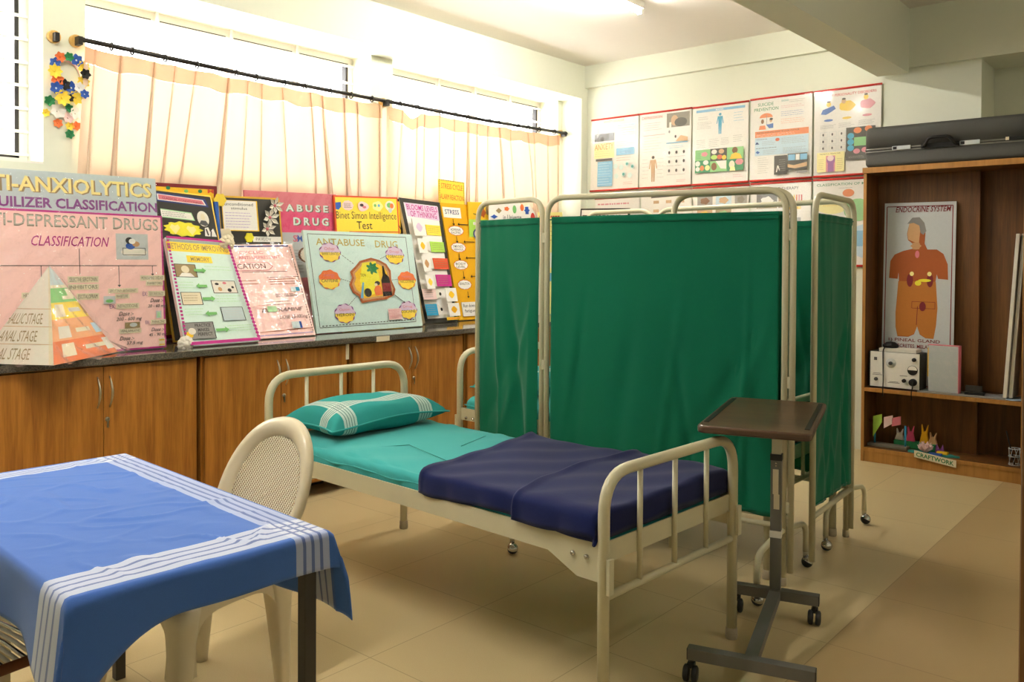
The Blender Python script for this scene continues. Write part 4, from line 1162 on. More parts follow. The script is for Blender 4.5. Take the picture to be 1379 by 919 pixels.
mb = MB(); mb.prism([(-.03, 0), (.03, 0), (.02, .06), (.0, .02), (-.02, .06)], 'purple', -.006, .006, lambda a, b, c: V((a + .04, c + .03, b + .012))); mb.build('purple_fold', t)
mb = MB(); mb.bb(.03, .1, -.02, .02, .012, .03, 'gold'); mb.build('yellow_fold', t, bevel=.004)
mb = MB(); mb.bb(-.01, .07, -.05, -.02, 0, .02, 'blue'); mb.build('blue_fold', t, bevel=.004)
pn = Panel((-1.70, 6.322, .128), (-1.434, 6.322, .088), (-1.434, 6.319, .048), (-1.70, 6.319, .088))
t, _ = sheet('craft_sign', 'cream CRAFTWORK sign fixed to the bottom edge of the bookcase', 'sign', *[V(q) for q in ((-1.70, 6.319, .13), (-1.434, 6.319, .098), (-1.434, 6.316, .05), (-1.70, 6.316, .084))], 'cream', 'offwhite', .003, [('lettering', [('t', 'CRAFTWORK', .05, .2, .95, .82, 'green', .02)])], pname='plate')
t = thing('wire_holder', 'small white wire holder with a pen at the dark right end of the bottom shelf', 'holder', (-1.105, 6.41, BS))
mb = MB()
for z in (.005, .06, .11): mb.tube([(.035 * math.cos(a), .035 * math.sin(a), z) for a in [2 * PI * i / 14 for i in range(14)]], .003, 'lightgrey', 6, closed=True)
for i in range(7):
    a = 2 * PI * i / 7; mb.tube([(.035 * math.cos(a), .035 * math.sin(a), .004), (.035 * math.cos(a + .9), .035 * math.sin(a + .9), .11)], .002, 'lightgrey', 5)
mb.build('basket', t)
mb = MB(); mb.tube([(.0, 0, .004), (-.05, 0, .22)], .004, 'black', 6); mb.build('pen', t)

# ------------------------------------------------------------------ printed charts on the back wall
YC = YB - .012
def figure(c, u, v, h, m, asp):
    """small standing figure, h its height in v"""
    w_ = h * asp
    return [('e', u, v + .06 * h, .075 * w_, .065 * h, m), ('poly', [(u - .13 * w_, v + .15 * h), (u + .13 * w_, v + .15 * h), (u + .19 * w_, v + .5 * h), (u + .15 * w_, v + .5 * h), (u + .1 * w_, v + .25 * h), (u + .09 * w_, v + .52 * h), (u + .07 * w_, v + h), (u + .015 * w_, v + h), (u, v + .58 * h), (u - .015 * w_, v + h), (u - .07 * w_, v + h), (u - .09 * w_, v + .52 * h), (u - .1 * w_, v + .25 * h), (u - .15 * w_, v + .5 * h), (u - .19 * w_, v + .5 * h)], m)]
def chart(x0, x1, z1, z0, label, parts, group, tilt=0.):
    t = thing('wall_chart', label, 'wall chart', (0, 0, 0), 0, group)
    pn = Panel((x0, YC - .006, z1), (x1, YC - .006, z1), (x1, YC - .012, z0), (x0 - tilt, YC - .012, z0))
    pn.slab('paper', 'paper', .002).build('sheet', t)
    for z, n in ((z1 + .004, 0), (z0 - .004, 1)):
        mb = MB(); xx = x0 - (tilt if n else 0); mb.tube([(xx - .004, YC - .008 - .005 * n, z), (x1 + .004, YC - .008 - .005 * n, z)], .0085, 'red', 10); mb.build('hanging_rail', t)
    fade = lambda x: 'faded_' + x if isinstance(x, str) and x in PAL and x not in ('white', 'paper') else x  # chart inks mixed part way towards off-white
    draw(pn, t, [(n, [tuple([c[0]] + [fade(x) for x in c[1:]]) for c in cs]) for n, cs in parts])
    mb = MB(); mb.grid(10, 12, lambda s, k: pn.P(s, k, .009 + .003 * math.sin(s * 7 + k * 4)), 'laminate_film'); mb.build('laminate', t)
ch1 = [('picture', [('r', .07, .09, .5, .31, 'lightgrey'), ('r', .07, .2, .5, .31, 'darkgrey'), ('r', .12, .12, .16, .24, 'grey'), ('r', .3, .12, .33, .2, 'white'), ('e', .34, .25, .05, .04, 'charcoal'), ('e', .24, .28, .04, .03, 'black')]),
       ('picture', [('r', .07, .33, .5, .55, 'paleyellow'), ('t', 'ANXIETY', .08, .345, .48, .43, 'orange', .01), ('scr', .09, .44, .48, .53, 3, 'tan')]),
       ('table', [('r', .55, .1, .93, .13, 'paleblue'), ('r', .55, .18, .93, .21, 'paleblue'), ('r', .55, .26, .93, .29, 'paleblue'), ('scr', .56, .1, .92, .3, 6, 'grey'), ('r', .55, .43, .93, .53, 'sky'), ('t', 'E I R O', .64, .475, .85, .505, 'navy'), ('scr', .56, .33, .92, .41, 3, 'tan'), ('scr', .56, .55, .92, .62, 2, 'brick'),
                  ('l', .12, .575, .47, .575, .02, 'ink'), ('r', .16, .6, .48, .95, 'sky'), ('scr', .18, .61, .47, .94, 9, 'paleblue', .005)]),
       ('face_icon', [('e', u, v, .045, .038, 'aqua', 14, .12, 5) for u, v in ((.55, .68), (.67, .70), (.79, .66), (.9, .70), (.57, .82), (.72, .80), (.85, .82))] + [('e', u, v, .025, .02, 'teal') for u, v in ((.79, .66), (.9, .7), (.72, .8))] + [('scr', .72, .9, .93, .95, 2, 'rose')]),
       ('lettering', [('t', 'ANXIETY DISORDER', .28, .03, .72, .06, 'khaki')])]
ch2 = [('picture', [('r', .53, .03, .97, .22, 'grime'), ('e', .68, .13, .07, .07, 'tan'), ('e', .8, .16, .12, .06, 'charcoal'), ('r', .58, .15, .62, .22, 'offwhite')]),
       ('figure', [] + figure(0, .27, .58, .35, 'tan', 1.25) + [('e', .27, .6, .025, .02, 'black')]),
       ('diagram', [('scr', .08, .12, .45, .24, 4, 'rose'), ('l', .07, .3, .5, .3, .004, 'rose'), ('scr', .08, .32, .46, .54, 6, 'grey', .002), ('scr', .06, .6, .2, .9, 6, 'grey', .002), ('scr', .36, .6, .5, .9, 6, 'grey', .002), ('poly', [(.72, .41), (.82, .34), (.95, .37), (.95, .42)], 'skin'), ('r', .54, .425, .95, .437, 'sky')]),
       ('icons', [('e', u, v, .02, .022, 'ink') for u in (.6, .74, .88) for v in (.56, .68, .80)] + [('scr', .56, v, .95, v + .03, 1, 'grey') for v in (.6, .72, .84)] + [('e', .6, .28, .018, .02, 'grey'), ('e', .72, .35, .018, .02, 'ink'), ('scr', .6, .46, .92, .51, 2, 'sky'), ('scr', .75, .92, .95, .96, 2, 'rose')]),
       ('lettering', [('t', 'DEPRESSION', .06, .045, .46, .08, 'red')])]
ch3 = [('banner', [('r', .06, .035, .94, .068, 'sky'), ('t', 'MANIA', .42, .04, .56, .062, 'white', .02)]),
       ('figure', figure(0, .5, .1, .27, 'cyan', 1.25)),
       ('notes', [('scr', .1, .12, .3, .17, 2, 'grey'), ('scr', .08, .19, .36, .29, 5, 'grey', .0022), ('scr', .75, .1, .93, .24, 4, 'sky'), ('scr', .08, .42, .28, .54, 5, 'grey', .0022), ('scr', .31, .42, .5, .54, 5, 'grey', .0022), ('scr', .53, .42, .7, .52, 5, 'grey', .0022), ('scr', .75, .4, .93, .5, 4, 'grey', .0022), ('scr', .76, .9, .94, .95, 2, 'rose')]),
       ('picture', [('r', .07, .56, .35, .70, 'leaf'), ('e', .24, .62, .06, .03, 'rose', 12, .15, 5), ('scr', .09, .6, .18, .68, 4, 'green')]), ('picture', [('r', .35, .56, .65, .72, 'charcoal'), ('e', .42, .6, .05, .03, 'offwhite'), ('e', .55, .6, .05, .03, 'skin'), ('e', .42, .67, .06, .03, 'lime'), ('e', .52, .67, .05, .03, 'brick'), ('e', .6, .68, .04, .03, 'gold')]),
       ('picture', [('r', .65, .56, .94, .71, 'leaf'), ('e', .79, .60, .05, .04, 'brown'), ('poly', [(.7, .71), (.73, .65), (.8, .63), (.88, .65), (.92, .71)], 'gold')]), ('picture', [('r', .07, .70, .35, .86, 'green'), ('e', .12, .74, .045, .035, 'white'), ('e', .27, .73, .05, .03, 'white'), ('e', .12, .81, .04, .03, 'white'), ('e', .2, .8, .04, .035, 'orange'), ('e', .3, .8, .045, .035, 'paleyellow')]),
       ('picture', [('r', .35, .72, .65, .86, 'leaf'), ('e', .42, .79, .05, .05, 'brown'), ('poly', [(.45, .72), (.64, .72), (.64, .83), (.54, .82)], 'white')]), ('picture', [('r', .65, .71, .94, .86, 'green'), ('e', .74, .78, .05, .05, 'cream'), ('e', .87, .75, .07, .04, 'rose', 14, .1, 6), ('poly', [(.7, .86), (.72, .8), (.79, .81), (.8, .86)], 'paleyellow')])]
ch4 = [('lettering', [('t', 'SUICIDE', .12, .05, .38, .09, 'green', .005), ('t', 'PREVENTION', .06, .11, .46, .15, 'green', .005)]),
       ('umbrella', [('poly', [(.15, .235)] + [(.26 - .11 * math.cos(a), .235 - .055 * math.sin(a)) for a in [PI * i / 10 for i in range(11)]], 'orange'), ('l', .27, .2, .27, .32, .004, 'grey'), ]), ('person', [('e', .2, .28, .025, .028, 'brown'), ('poly', [(.14, .38), (.155, .33), (.245, .33), (.26, .38)], 'orange')]), ('person', [('e', .34, .27, .025, .028, 'skin'), ('e', .345, .258, .028, .015, 'black'), ('poly', [(.31, .37), (.26, .32), (.31, .32), (.38, .31), (.38, .37)], 'blue')]),
       ('banner', [('r', .08, .40, .95, .475, 'orange'), ('t', 'SUICIDE WARNING SIGNS TO LOOK OUT FOR', .11, .41, .8, .428, 'ink'), ('scr', .1, .435, .9, .47, 2, 'paper', .002)]),
       ('panel_text', [('r', .08, .48, .95, .70, 'paleblue'), ('scr', .1, .49, .34, .51, 1, 'ink'), ('scr', .2, .52, .42, .58, 3, 'grey', .0022), ('scr', .52, .5, .93, .58, 4, 'grey', .0022), ('scr', .1, .6, .55, .62, 1, 'ink'), ('scr', .22, .63, .46, .69, 3, 'grey', .0022), ('scr', .55, .62, .93, .69, 4, 'grey', .0022), ('poly', [(.09, .56), (.12, .53), (.16, .56)], 'navy'), ('e', .46, .52, .035, .02, 'brick'), ('poly', [(.1, .66), (.13, .64), (.17, .66), (.14, .68)], 'blue'), ('scr', .14, .72, .33, .93, 8, 'grey', .0022)]),
       ('notes', [('t', 'SIGNS', .52, .045, .64, .065, 'teal'), ('scr', .65, .045, .9, .09, 2, 'grey', .0022), ('scr', .52, .11, .92, .15, 2, 'rose', .0022), ('scr', .52, .18, .92, .25, 3, 'blue', .0022), ('scr', .52, .27, .93, .34, 3, 'orange', .0022)]),
       ('picture', [('r', .42, .72, .63, .95, 'charcoal'), ('l', .46, .92, .48, .84, .008, 'paper'), ('l', .48, .84, .51, .9, .008, 'paper'), ('scr', .5, .76, .61, .92, 6, 'grey')]), ('picture', [('r', .64, .71, .95, .91, 'charcoal'), ('r', .65, .72, .76, .79, 'sky'), ('r', .77, .72, .83, .79, 'white'), ('r', .84, .72, .95, .79, 'sky'), ('poly', [(.64, .83), (.74, .85), (.95, .82), (.95, .87), (.76, .89), (.64, .87)], 'skin'), ('r', .79, .92, .95, .945, 'grey')])]
ch5 = [('lettering', [('t', 'TYPES OF PERSONALITY DISORDERS', .07, .045, .93, .075, 'red', .008)]),
       ('figure', [('poly', [(.1, .27), (.13, .22), (.22, .2), (.3, .18), (.33, .22), (.24, .26), (.18, .28)], 'blue'), ('e', .22, .16, .035, .03, 'gold'), ('e', .22, .13, .03, .012, 'charcoal')]), ('figure', [('e', .5, .2, .12, .06, 'gold', 16, .08, 5), ('e', .45, .14, .035, .03, 'skin'), ('e', .45, .115, .03, .012, 'charcoal')]), ('figure', [('e', .8, .2, .11, .055, 'rose', 16, .08, 5), ('e', .78, .12, .034, .032, 'gold'), ('e', .78, .09, .026, .012, 'charcoal')]),
       ('caption_pill', [('e', .22, .35, .07, .014, 'blue'), ('e', .5, .34, .07, .014, 'gold'), ('e', .8, .33, .07, .014, 'rose')]), ('notes', [('scr', .1, .40, .34, .45, 4, 'grey', .0022), ('scr', .38, .39, .62, .45, 4, 'grey', .0022), ('scr', .68, .38, .92, .44, 4, 'grey', .0022)]), ('icon_box', [('frame', u, v, u + .11, v + .06, .002, 'lightgrey') for u in (.1, .24, .38) for v in (.49, .57, .65)] + [('e', u + .05, v + .03, .012, .016, 'ink') for u in (.1, .24, .38) for v in (.49, .57, .65)]),
       ('picture', [('r', .50, .46, .93, .84, 'charcoal'), ('r', .62, .58, .8, .68, 'leaf'), ('e', .67, .5, .06, .035, 'orange', 12), ('e', .83, .49, .055, .035, 'orange', 12)] + [('e', .57, v, .05, .035, 'cyan') for v in (.56, .63, .70)] + [('e', .66, .74, .05, .03, 'rose'), ('e', .78, .73, .05, .03, 'rose'), ('scr', .54, .79, .8, .82, 2, 'grey')]),
       ('picture', [('r', .06, .73, .48, .96, 'paleyellow'), ('r', .2, .77, .34, .96, 'rose'), ('e', .275, .82, .065, .055, 'purple'), ('e', .27, .80, .05, .035, 'palepink'), ('r', .23, .85, .32, .96, 'purple'), ('t', 'THEORETICAL PERSPECTIVES', .1, .74, .42, .755, 'ink'), ('scr', .08, .8, .17, .94, 6, 'khaki', .002), ('scr', .37, .8, .46, .94, 6, 'khaki', .002)])]
g1 = 'printed charts hanging in the upper row on the back wall'
ZA, ZB_ = 2.777, 2.112
chart(-4.705, -4.185, ZA, ZB_, 'printed chart with blue columns and a grey city photo, leftmost in the upper row', ch1, g1, .01)
chart(-4.168, -3.648, ZA, ZB_, 'printed chart with a tan standing figure and a dark photo at its top right', ch2, g1)
chart(-3.632, -3.118, ZA - .004, ZB_, 'printed chart with a blue figure above six green pictures', ch3, g1)
chart(-3.098, -2.582, ZA + .002, ZB_ + .002, 'printed SUICIDE PREVENTION chart with an orange umbrella', ch4, g1)
chart(-2.564, -2.058, ZA, ZB_ + .004, 'printed TYPES OF PERSONALITY DISORDERS chart beside the bookcase', ch5, g1)
g2 = 'printed charts hanging in the lower row on the back wall'
ZC1, ZD = 2.076, 1.405
def photos(vs, cols):
    o = []
    for i, (u0, u1, c, d) in enumerate(cols): o.append(('picture', [('r', u0, vs[0], u1, vs[1], c), ('e', (u0 + u1) / 2, (vs[0] + vs[1]) / 2, (u1 - u0) * .3, (vs[1] - vs[0]) * .3, d, 14, .15, 5), ('r', u0, vs[1] - .02, u1, vs[1], 'khaki')]))
    return o
chart(-4.66, -4.17, 2.03, ZD - .04, 'pink titled text chart low in the back left corner', [('notes', [('scr', .06, .05, .94, .11, 1, 'rose', .014), ('scr', .06, .15, .9, .22, 2, 'grey'), ('scr', .06, .26, .9, .5, 7, 'grey')])], g2)
chart(-4.15, -3.64, ZC1 - .01, ZD, 'chart with six small tan stamps under a dark heading line', [('heading', [('l', .2, .075, .8, .06, .012, 'ink')]), ('icons', [('r', u, v, u + .11, v + .04, 'tan') for u in (.25, .5, .75) for v in (.12, .24)] + [('scr', .1, .32, .9, .6, 8, 'grey')])], g2)
chart(-3.625, -3.11, ZC1, ZD, 'chart with a row of three small photographs, behind the green screen', photos((.1, .24), ((.08, .36, 'grey', 'brown'), (.42, .7, 'paleblue', 'skin'), (.76, .97, 'grey', 'grime'))) + photos((.28, .4), ((.08, .36, 'tan', 'gold'), (.42, .7, 'khaki', 'leaf'))), g2)
chart(-3.09, -2.585, ZC1 + .004, ZD, 'THERAPY chart with coloured columns and a man in a suit', [('lettering', [('t', 'T THERAPY', .46, .05, .8, .085, 'ink')]), ('bars', [('r', .6 + i * .04, .15, .62 + i * .04, .24, c) for i, c in enumerate(('sky', 'cyan', 'leaf', 'gold', 'orange', 'rose', 'red'))] + [('r', .6, .29, .84, .32, 'gold'), ('e', .75, .27, .02, .03, 'tan'), ('r', .6, .42, .84, .47, 'grey')])] + photos((.12, .3), ((.1, .45, 'darkgrey', 'white'), (.47, .56, 'khaki', 'tan'))), g2)
chart(-2.565, -2.072, ZC1 + .004, ZD + .01, 'CLASSIFICATION chart with a yellow and a green bubble next to the bookcase', [('lettering', [('t', 'CLASSIFICATION OF ME', .05, .04, .84, .07, 'green', .006), ('scr', .4, .09, .65, .11, 1, 'grey')]), ('bubbles', [('e', .55, .16, .09, .045, 'orange'), ('e', .3, .3, .26, .1, 'paleyellow'), ('e', .7, .36, .22, .13, 'leaf'), ('scr', .15, .27, .4, .31, 2, 'gold'), ('e', .85, .72, .3, .2, 'paleblue'), ('r', .5, .6, .97, .78, 'sky')])], g2)

# ------------------------------------------------------------------ student boards on the worktop
ZB0 = ZT + .007
def lean(TL, TR, BR, BL_, xmin=-4.87):
    """board standing on the worktop, its top corners leaning back towards the curtain"""
    b, c = Zp(*BL_, ZB0), Zp(*BR, ZB0)
    xm = max((b.x + c.x) / 2, -4.79); b, c = Xp(*BL_, xm), Xp(*BR, xm); b.z = c.z = ZB0
    xt = max((Yp(*TL, b.y).x + Yp(*TR, c.y).x) / 2, xmin)
    return Xp(*TL, xt), Xp(*TR, xt), c, b
def behind(TL, TR, xt, xb, dyl=0., dyr=0.):
    """board whose foot is hidden: top corners seen, foot on the worktop at xb"""
    a, b = Xp(*TL, xt), Xp(*TR, xt)
    return a, b, V((xb, b.y + dyr, ZB0)), V((xb, a.y + dyl, ZB0))
def film(pn, t, m=.012, seed=0, u0=-.01, u1=1.01, v0=-.01, v1=1.0):
    rnd = random.Random(seed); w = [(rnd.uniform(4, 22), rnd.uniform(-22, 22), rnd.uniform(0, 6)) for _ in range(7)]
    def f(s, k):
        a = sum(abs(math.sin(s * p + k * q + r)) ** 3 for p, q, r in w) / 7
        return pn.P(u0 + (u1 - u0) * s, v0 + (v1 - v0) * k, m + .014 * a)
    mb = MB(); mb.grid(70, 60, f, 'plastic_film'); return mb.build('plastic_wrap', t)
cat = 'display board'
def squeeze(parts, k):
    """drawings that fill only the upper part of a board"""
    o = []
    for n, calls in parts:
        cc = []
        for c in calls:
            a = list(c)
            if a[0] in ('r', 'card', 'l', 'dash', 'frame', 'arrow', 'scr'): a[2] *= k; a[4] *= k
            elif a[0] == 't': a[3] *= k; a[5] *= k
            elif a[0] == 'e': a[2] *= k; a[4] *= k
            elif a[0] == 'poly': a[1] = [(u, v * k) for u, v in a[1]]
            cc.append(tuple(a))
        o.append((n, cc))
    return o

# anti-anxiolytics (behind) and anti-depressant drugs (front), both cut by the left edge of the photo
q = behind((-92, 220), (209, 241), -4.80, -4.70)
t, pn = sheet('display_board', 'pale blue-grey ANXIOLYTICS board standing tall behind the large pink board', cat, *q, 'greyblue', 'lightgrey', .02, [
 ('title_lettering', [('t', 'ANTI-ANXIOLYTICS', .085, .035, .978, .125, 'khaki', .035), ('t', 'ANTI-ANXIOLYTICS', .078, .032, .972, .12, 'paleyellow', .02)]),
 ('title_lettering', [('t', 'TRANQUILIZER CLASSIFICATION', .02, .15, 1.0, .22, 'purple', .03)]),
 ('lettering', [('t', 'DRUGS', .47, .255, .565, .278, 'ink'), ('t', 'INDICATION', .66, .25, .79, .275, 'ink'), ('t', 'SIDE EFFECTS', .83, .25, .965, .275, 'ink')]),
 ('paper_strip', [('r', .44, .292, .66, .34, 'blue')]), ('paper_strip', [('r', .665, .285, .8, .34, 'amber')])])
film(pn, t, .006, 1, .0, 1.0, 0, .35)
BRp = Zp(224, 468, ZB0)
TRp = Yp(218, 291, BRp.y)
BLp = V((BRp.x + .06, BRp.y - 1.02, ZB0)); TLp = V((TRp.x + .06, TRp.y - 1.02, TRp.z))
def labs(*a): return [('paper_label', lab(*x)) for x in a]
def lab(u0, v0, u1, v1, s): return [('r', u0, v0, u1, v1, 'cream'), ('t', s, u0 + .008, v0 + .008, u1 - .008, v1 - .008, 'ink')]
t, pn = sheet('display_board', 'large pink ANTI-DEPRESSANT DRUGS board wrapped in film behind the pyramid', cat, TLp, TRp, BRp, BLp, 'pink', 'magenta', .03, [
 ('title_lettering', [('t', 'ANTI-DEPRESSANT DRUGS', .06, .03, .975, .115, 'grime', .005), ('t', 'ANTI-DEPRESSANT DRUGS', .063, .036, .972, .109, 'silverfoil', -.004)]),
 ('title_lettering', [('t', 'CLASSIFICATION', .335, .175, .70, .245, 'magenta', .004, .03)]),
 ('picture', [('r', .745, .145, .915, .335, 'lightgrey'), ('e', .84, .28, .07, .03, 'offwhite'), ('frame', .78, .25, .9, .3, .003, 'ink'), ('e', .82, .235, .025, .025, 'blue'), ('e', .85, .22, .02, .02, 'tan'), ('e', .815, .195, .02, .025, 'ink'), ('e', .83, .2, .018, .02, 'white')]),
 ('flow_line', [('l', .56, .26, .56, .44, .003, 'ink'), ('l', .1, .38, .96, .38, .003, 'ink'), ('l', .38, .38, .38, .48, .003, 'ink'), ('arrow', .755, .38, .755, .52, .003, 'ink', 4), ('arrow', .935, .38, .935, .44, .003, 'ink', 4)]),
 *labs((.50, .455, .65, .50, 'SELECTIVE SEROTONIN'), (.50, .51, .65, .55, 'INHIBITORS'), (.29, .56, .42, .60, 'HETEROCYCLICS'), (.54, .575, .65, .62, 'ESCITALOPRAM')),
 *labs((.695, .545, .852, .58, 'SEROTONIN ANTAGONIST'), (.73, .585, .805, .62, 'INHIBITORS'), (.735, .655, .855, .695, 'NEFAZODONE'), (.745, .84, .862, .875, 'VENLAFAXINE')),
 *labs((.865, .452, 1., .492, 'MONOAMINE OXIDASE'), (.895, .495, .99, .53, 'INHIBITORS'), (.905, .57, 1.0, .61, 'ISOCARBOXAZID'), (.915, .785, 1.0, .82, 'PHENELZINE')),
 ('lettering', [('t', 'EX:', .70, .66, .73, .69, 'purple'), ('t', 'EX:', .875, .575, .90, .605, 'purple'), ('t', 'Dose :-', .745, .715, .82, .745, 'ink', .01, .1), ('t', '200 - 600 mg', .73, .755, .862, .79, 'ink', .01, .05), ('t', 'Dose :-', .745, .895, .82, .925, 'ink', .01, .1), ('t', '37.5 mg', .78, .935, .865, .965, 'ink', .01, .05),
                ('t', 'Dose :-', .915, .625, .985, .655, 'ink', .01, .1), ('t', '20 - 60 mg', .90, .67, .998, .70, 'ink', .01, .05), ('t', 'EX:', .885, .79, .908, .815, 'purple'), ('t', 'Dose :-', .915, .845, .985, .872, 'ink', .01, .1), ('t', '45 - 90 mg', .90, .885, .998, .915, 'ink', .01, .05)]),
 ('picture', [('r', .945, .72, .975, .775, 'lightgrey'), ('r', .952, .73, .968, .77, 'palegreen')]), ('picture', [('r', .955, .925, .99, .985, 'cream'), ('r', .958, .935, .987, .945, 'gold'), ('r', .958, .97, .987, .98, 'gold')]), ('picture', [('r', .67, .6, .73, .655, 'lightgrey'), ('e', .7, .635, .02, .012, 'leaf')]), ('picture', [('r', .775, .795, .855, .838, 'khaki'), ('e', .82, .815, .02, .015, 'lightgrey')])],
 None, 'magenta', .010)
film(pn, t, .006, 2, 0.1, 1.0, 0, 1)

# black board with hearts, red-brown glitter board behind it
q = behind((200, 251), (292, 263), -4.86, -4.84)
sheet('display_board', 'board with a dark red glitter border, its top showing behind the heart board', cat, Xp(196, 245, -4.87), Xp(292, 251, -4.87), V((-4.86, Xp(292, 251, -4.87).y, ZB0)), V((-4.86, Xp(196, 245, -4.87).y, ZB0)), 'gold', 'maroon', .012, [
 ('pattern', [('t', 'M', .86, .022, .95, .05, 'brick', .02), ('e', .3, .03, .03, .012, 'green'), ('e', .55, .045, .03, .012, 'leaf'), ('e', .75, .04, .03, .012, 'green')])], None, 'maroon', .022)
a, b = Xp(203, 254, -4.83), Xp(284, 264, -4.83)
t, pn = sheet('display_board', 'black board with yellow paper hearts and an oval portrait', cat, a, b, V((-4.62, b.y + .06, ZB0)), V((-4.62, a.y + .03, ZB0)), 'charcoal', 'goldfoil', .014, squeeze([
 ('heading_strip', [('poly', [(.05, .03), (.88, .045), (.92, .135), (.05, .125)], 'navy'), ('poly', [(.08, .045), (.84, .06), (.88, .118), (.08, .11)], 'white'), ('poly', [(.1, .052), (.82, .067), (.855, .11), (.1, .102)], 'rose'), ('t', 'CLASSICAL CONDITIONING', .16, .07, .8, .095, 'maroon', 0, 0, .01)]),
 ('card', [('poly', [(.1, .2), (.6, .215), (.64, .3), (.1, .29)], 'palegreen'), ('poly', [(.1, .21), (.59, .225), (.62, .29), (.1, .28)], 'paper'), ('scr', .12, .22, .58, .28, 3, 'grey')]),
 ('portrait', [('e', .78, .27, .1, .085, 'offwhite'), ('e', .78, .25, .04, .035, 'cream'), ('poly', [(.7, .33), (.74, .29), (.82, .29), (.86, .33), (.8, .35)], 'darkgrey')]),
 ('paper_heart', [('e', .42, .40, .3, .075, 'lemon', 40, .1, 11), ('poly', [(.28, .46), (.2, .39), (.24, .355), (.29, .37), (.34, .355), (.37, .39)], 'paleyellow'), ('poly', [(.55, .46), (.47, .39), (.5, .36), (.55, .375), (.6, .365), (.63, .40)], 'paleyellow')]),
 ('figure', [('poly', [(.76, .46), (.78, .37), (.84, .36), (.86, .41), (.92, .37), (.96, .46)], 'white'), ('l', .8, .38, .82, .45, .01, 'ink'), ('l', .88, .4, .86, .46, .008, 'ink')])], 0.64), None, 'goldfoil', .008)
q = (Xp(292, 263, -4.85), Xp(376, 267, -4.85)); b_ = V((-4.77, q[1].y + .03, ZB0)); a_ = V((-4.77, q[0].y + .03, ZB0))
t, pn = sheet('display_board', 'black unconditioned stimulus board with gold edging and white paper lilies', cat, q[0], q[1], b_, a_, 'charcoal', 'goldfoil', .016, squeeze([
 ('card', [('r', .06, .055, .62, .45, 'gold'), ('r', .07, .06, .6, .44, 'paper'), ('t', 'unconditioned', .1, .085, .55, .125, 'ink'), ('t', 'stimulus', .2, .14, .45, .175, 'ink'), ('scr', .1, .2, .57, .42, 6, 'violet')]),
 ('label', [('r', .5, .52, .97, .59, 'paper'), ('t', 'PAVLOV', .55, .535, .8, .575, 'ink')])], 0.56), None, 'goldfoil', .012)
def lily(mb, c, r, n, col):
    c = V(c); nx = pn.n; ax = (pn.q[1] - pn.q[0]).normalized(); ay = nx.cross(ax)
    for i in range(n):
        a = 2 * PI * i / n + .3; d = ax * math.cos(a) + ay * math.sin(a); s = ax * -math.sin(a) + ay * math.cos(a)
        mb.add([c + nx * .004, c + d * r * .55 + s * r * .24 + nx * .02, c + d * r * 1.0 + nx * .028, c + d * r * .55 - s * r * .24 + nx * .02, c + d * r * .55 + nx * .006], [(0, 1, 4), (1, 2, 4), (4, 2, 3), (0, 4, 3)], col)
for u, v, r in ((.9, .06, .06), (.8, .15, .066), (.74, .235, .058)):
    mb = MB(); lily(mb, pn.P(u, v, .004), r, 6, 'offwhite'); mb.lathe([(.012, 0), (.006, .012), (.0, .016)], 'rose', pn.P(u, v, .01), 8, 'x'); mb.build('paper_lily', t)
for u, v, r, c in ((.03, .035, .04, 'yellow'), (.44, .30, .03, 'lemon'), (.06, .30, .055, 'cream')):
    mb = MB(); mb.prism([(r * (1 + .1 * math.cos(6 * a)) * math.cos(a), r * (1 + .1 * math.cos(6 * a)) * math.sin(a)) for a in [2 * PI * i / 24 for i in range(24)]], c, .004, .012, lambda a, b, w_: pn.P(u, v, w_) + (pn.q[1] - pn.q[0]).normalized() * a + V((0, 0, b))); mb.build('paper_flower', t)
mb = MB(); aa = pn.P(-.035, .05, .006); bb_ = pn.P(-.03, .4, .006); mb.tube([aa, bb_], .016, 'glitter', 6); tag(mb.build('glitter_strip'), 'blue glitter strip between the two black boards', 'strip')

# abuse drug, intelligence test
q = (Xp(329, 256, -4.887), Xp(452, 262, -4.887))
t, pn = sheet('display_board', 'hot pink ABUSE DRUG board wrapped in creased film', cat, q[0], q[1], V((-4.86, q[1].y + .02, ZB0)), V((-4.86, q[0].y + .02, ZB0)), 'rose', 'rose', .016, squeeze([
 ('lower_field', [('r', .0, .22, 1, .47, 'hotpink'), ('r', 0, .47, 1, 1, 'lightgrey')]),
 ('title_lettering', [('t', 'A B U S E', .43, .148, .913, .232, 'grime', .045), ('t', 'A B U S E', .42, .14, .9, .225, 'mint', .035)]),
 ('title_lettering', [('t', 'D R U G', .513, .298, .913, .392, 'grime', .045), ('t', 'D R U G', .50, .29, .9, .385, 'mint', .035)]),
 ('lettering', [('t', 'SMOKING', .49, .5, .9, .58, 'blue', .02), ('t', 'S', .49, .5, .545, .58, 'rose', .03)]),
 ('paper_disc', [('e', .66, .73, .12, .1, 'brown', 24), ('e', .675, .73, .11, .092, 'offwhite', 24), ('e', .76, .93, .1, .085, 'black', 24), ('e', .775, .93, .09, .075, 'offwhite', 24), ('scr', .5, .66, .6, .95, 8, 'grey')])], 0.62))
film(pn, t, .006, 4, 0, 1, 0, .7)
q = (Xp(449, 263, -4.87), Xp(535, 266, -4.87))
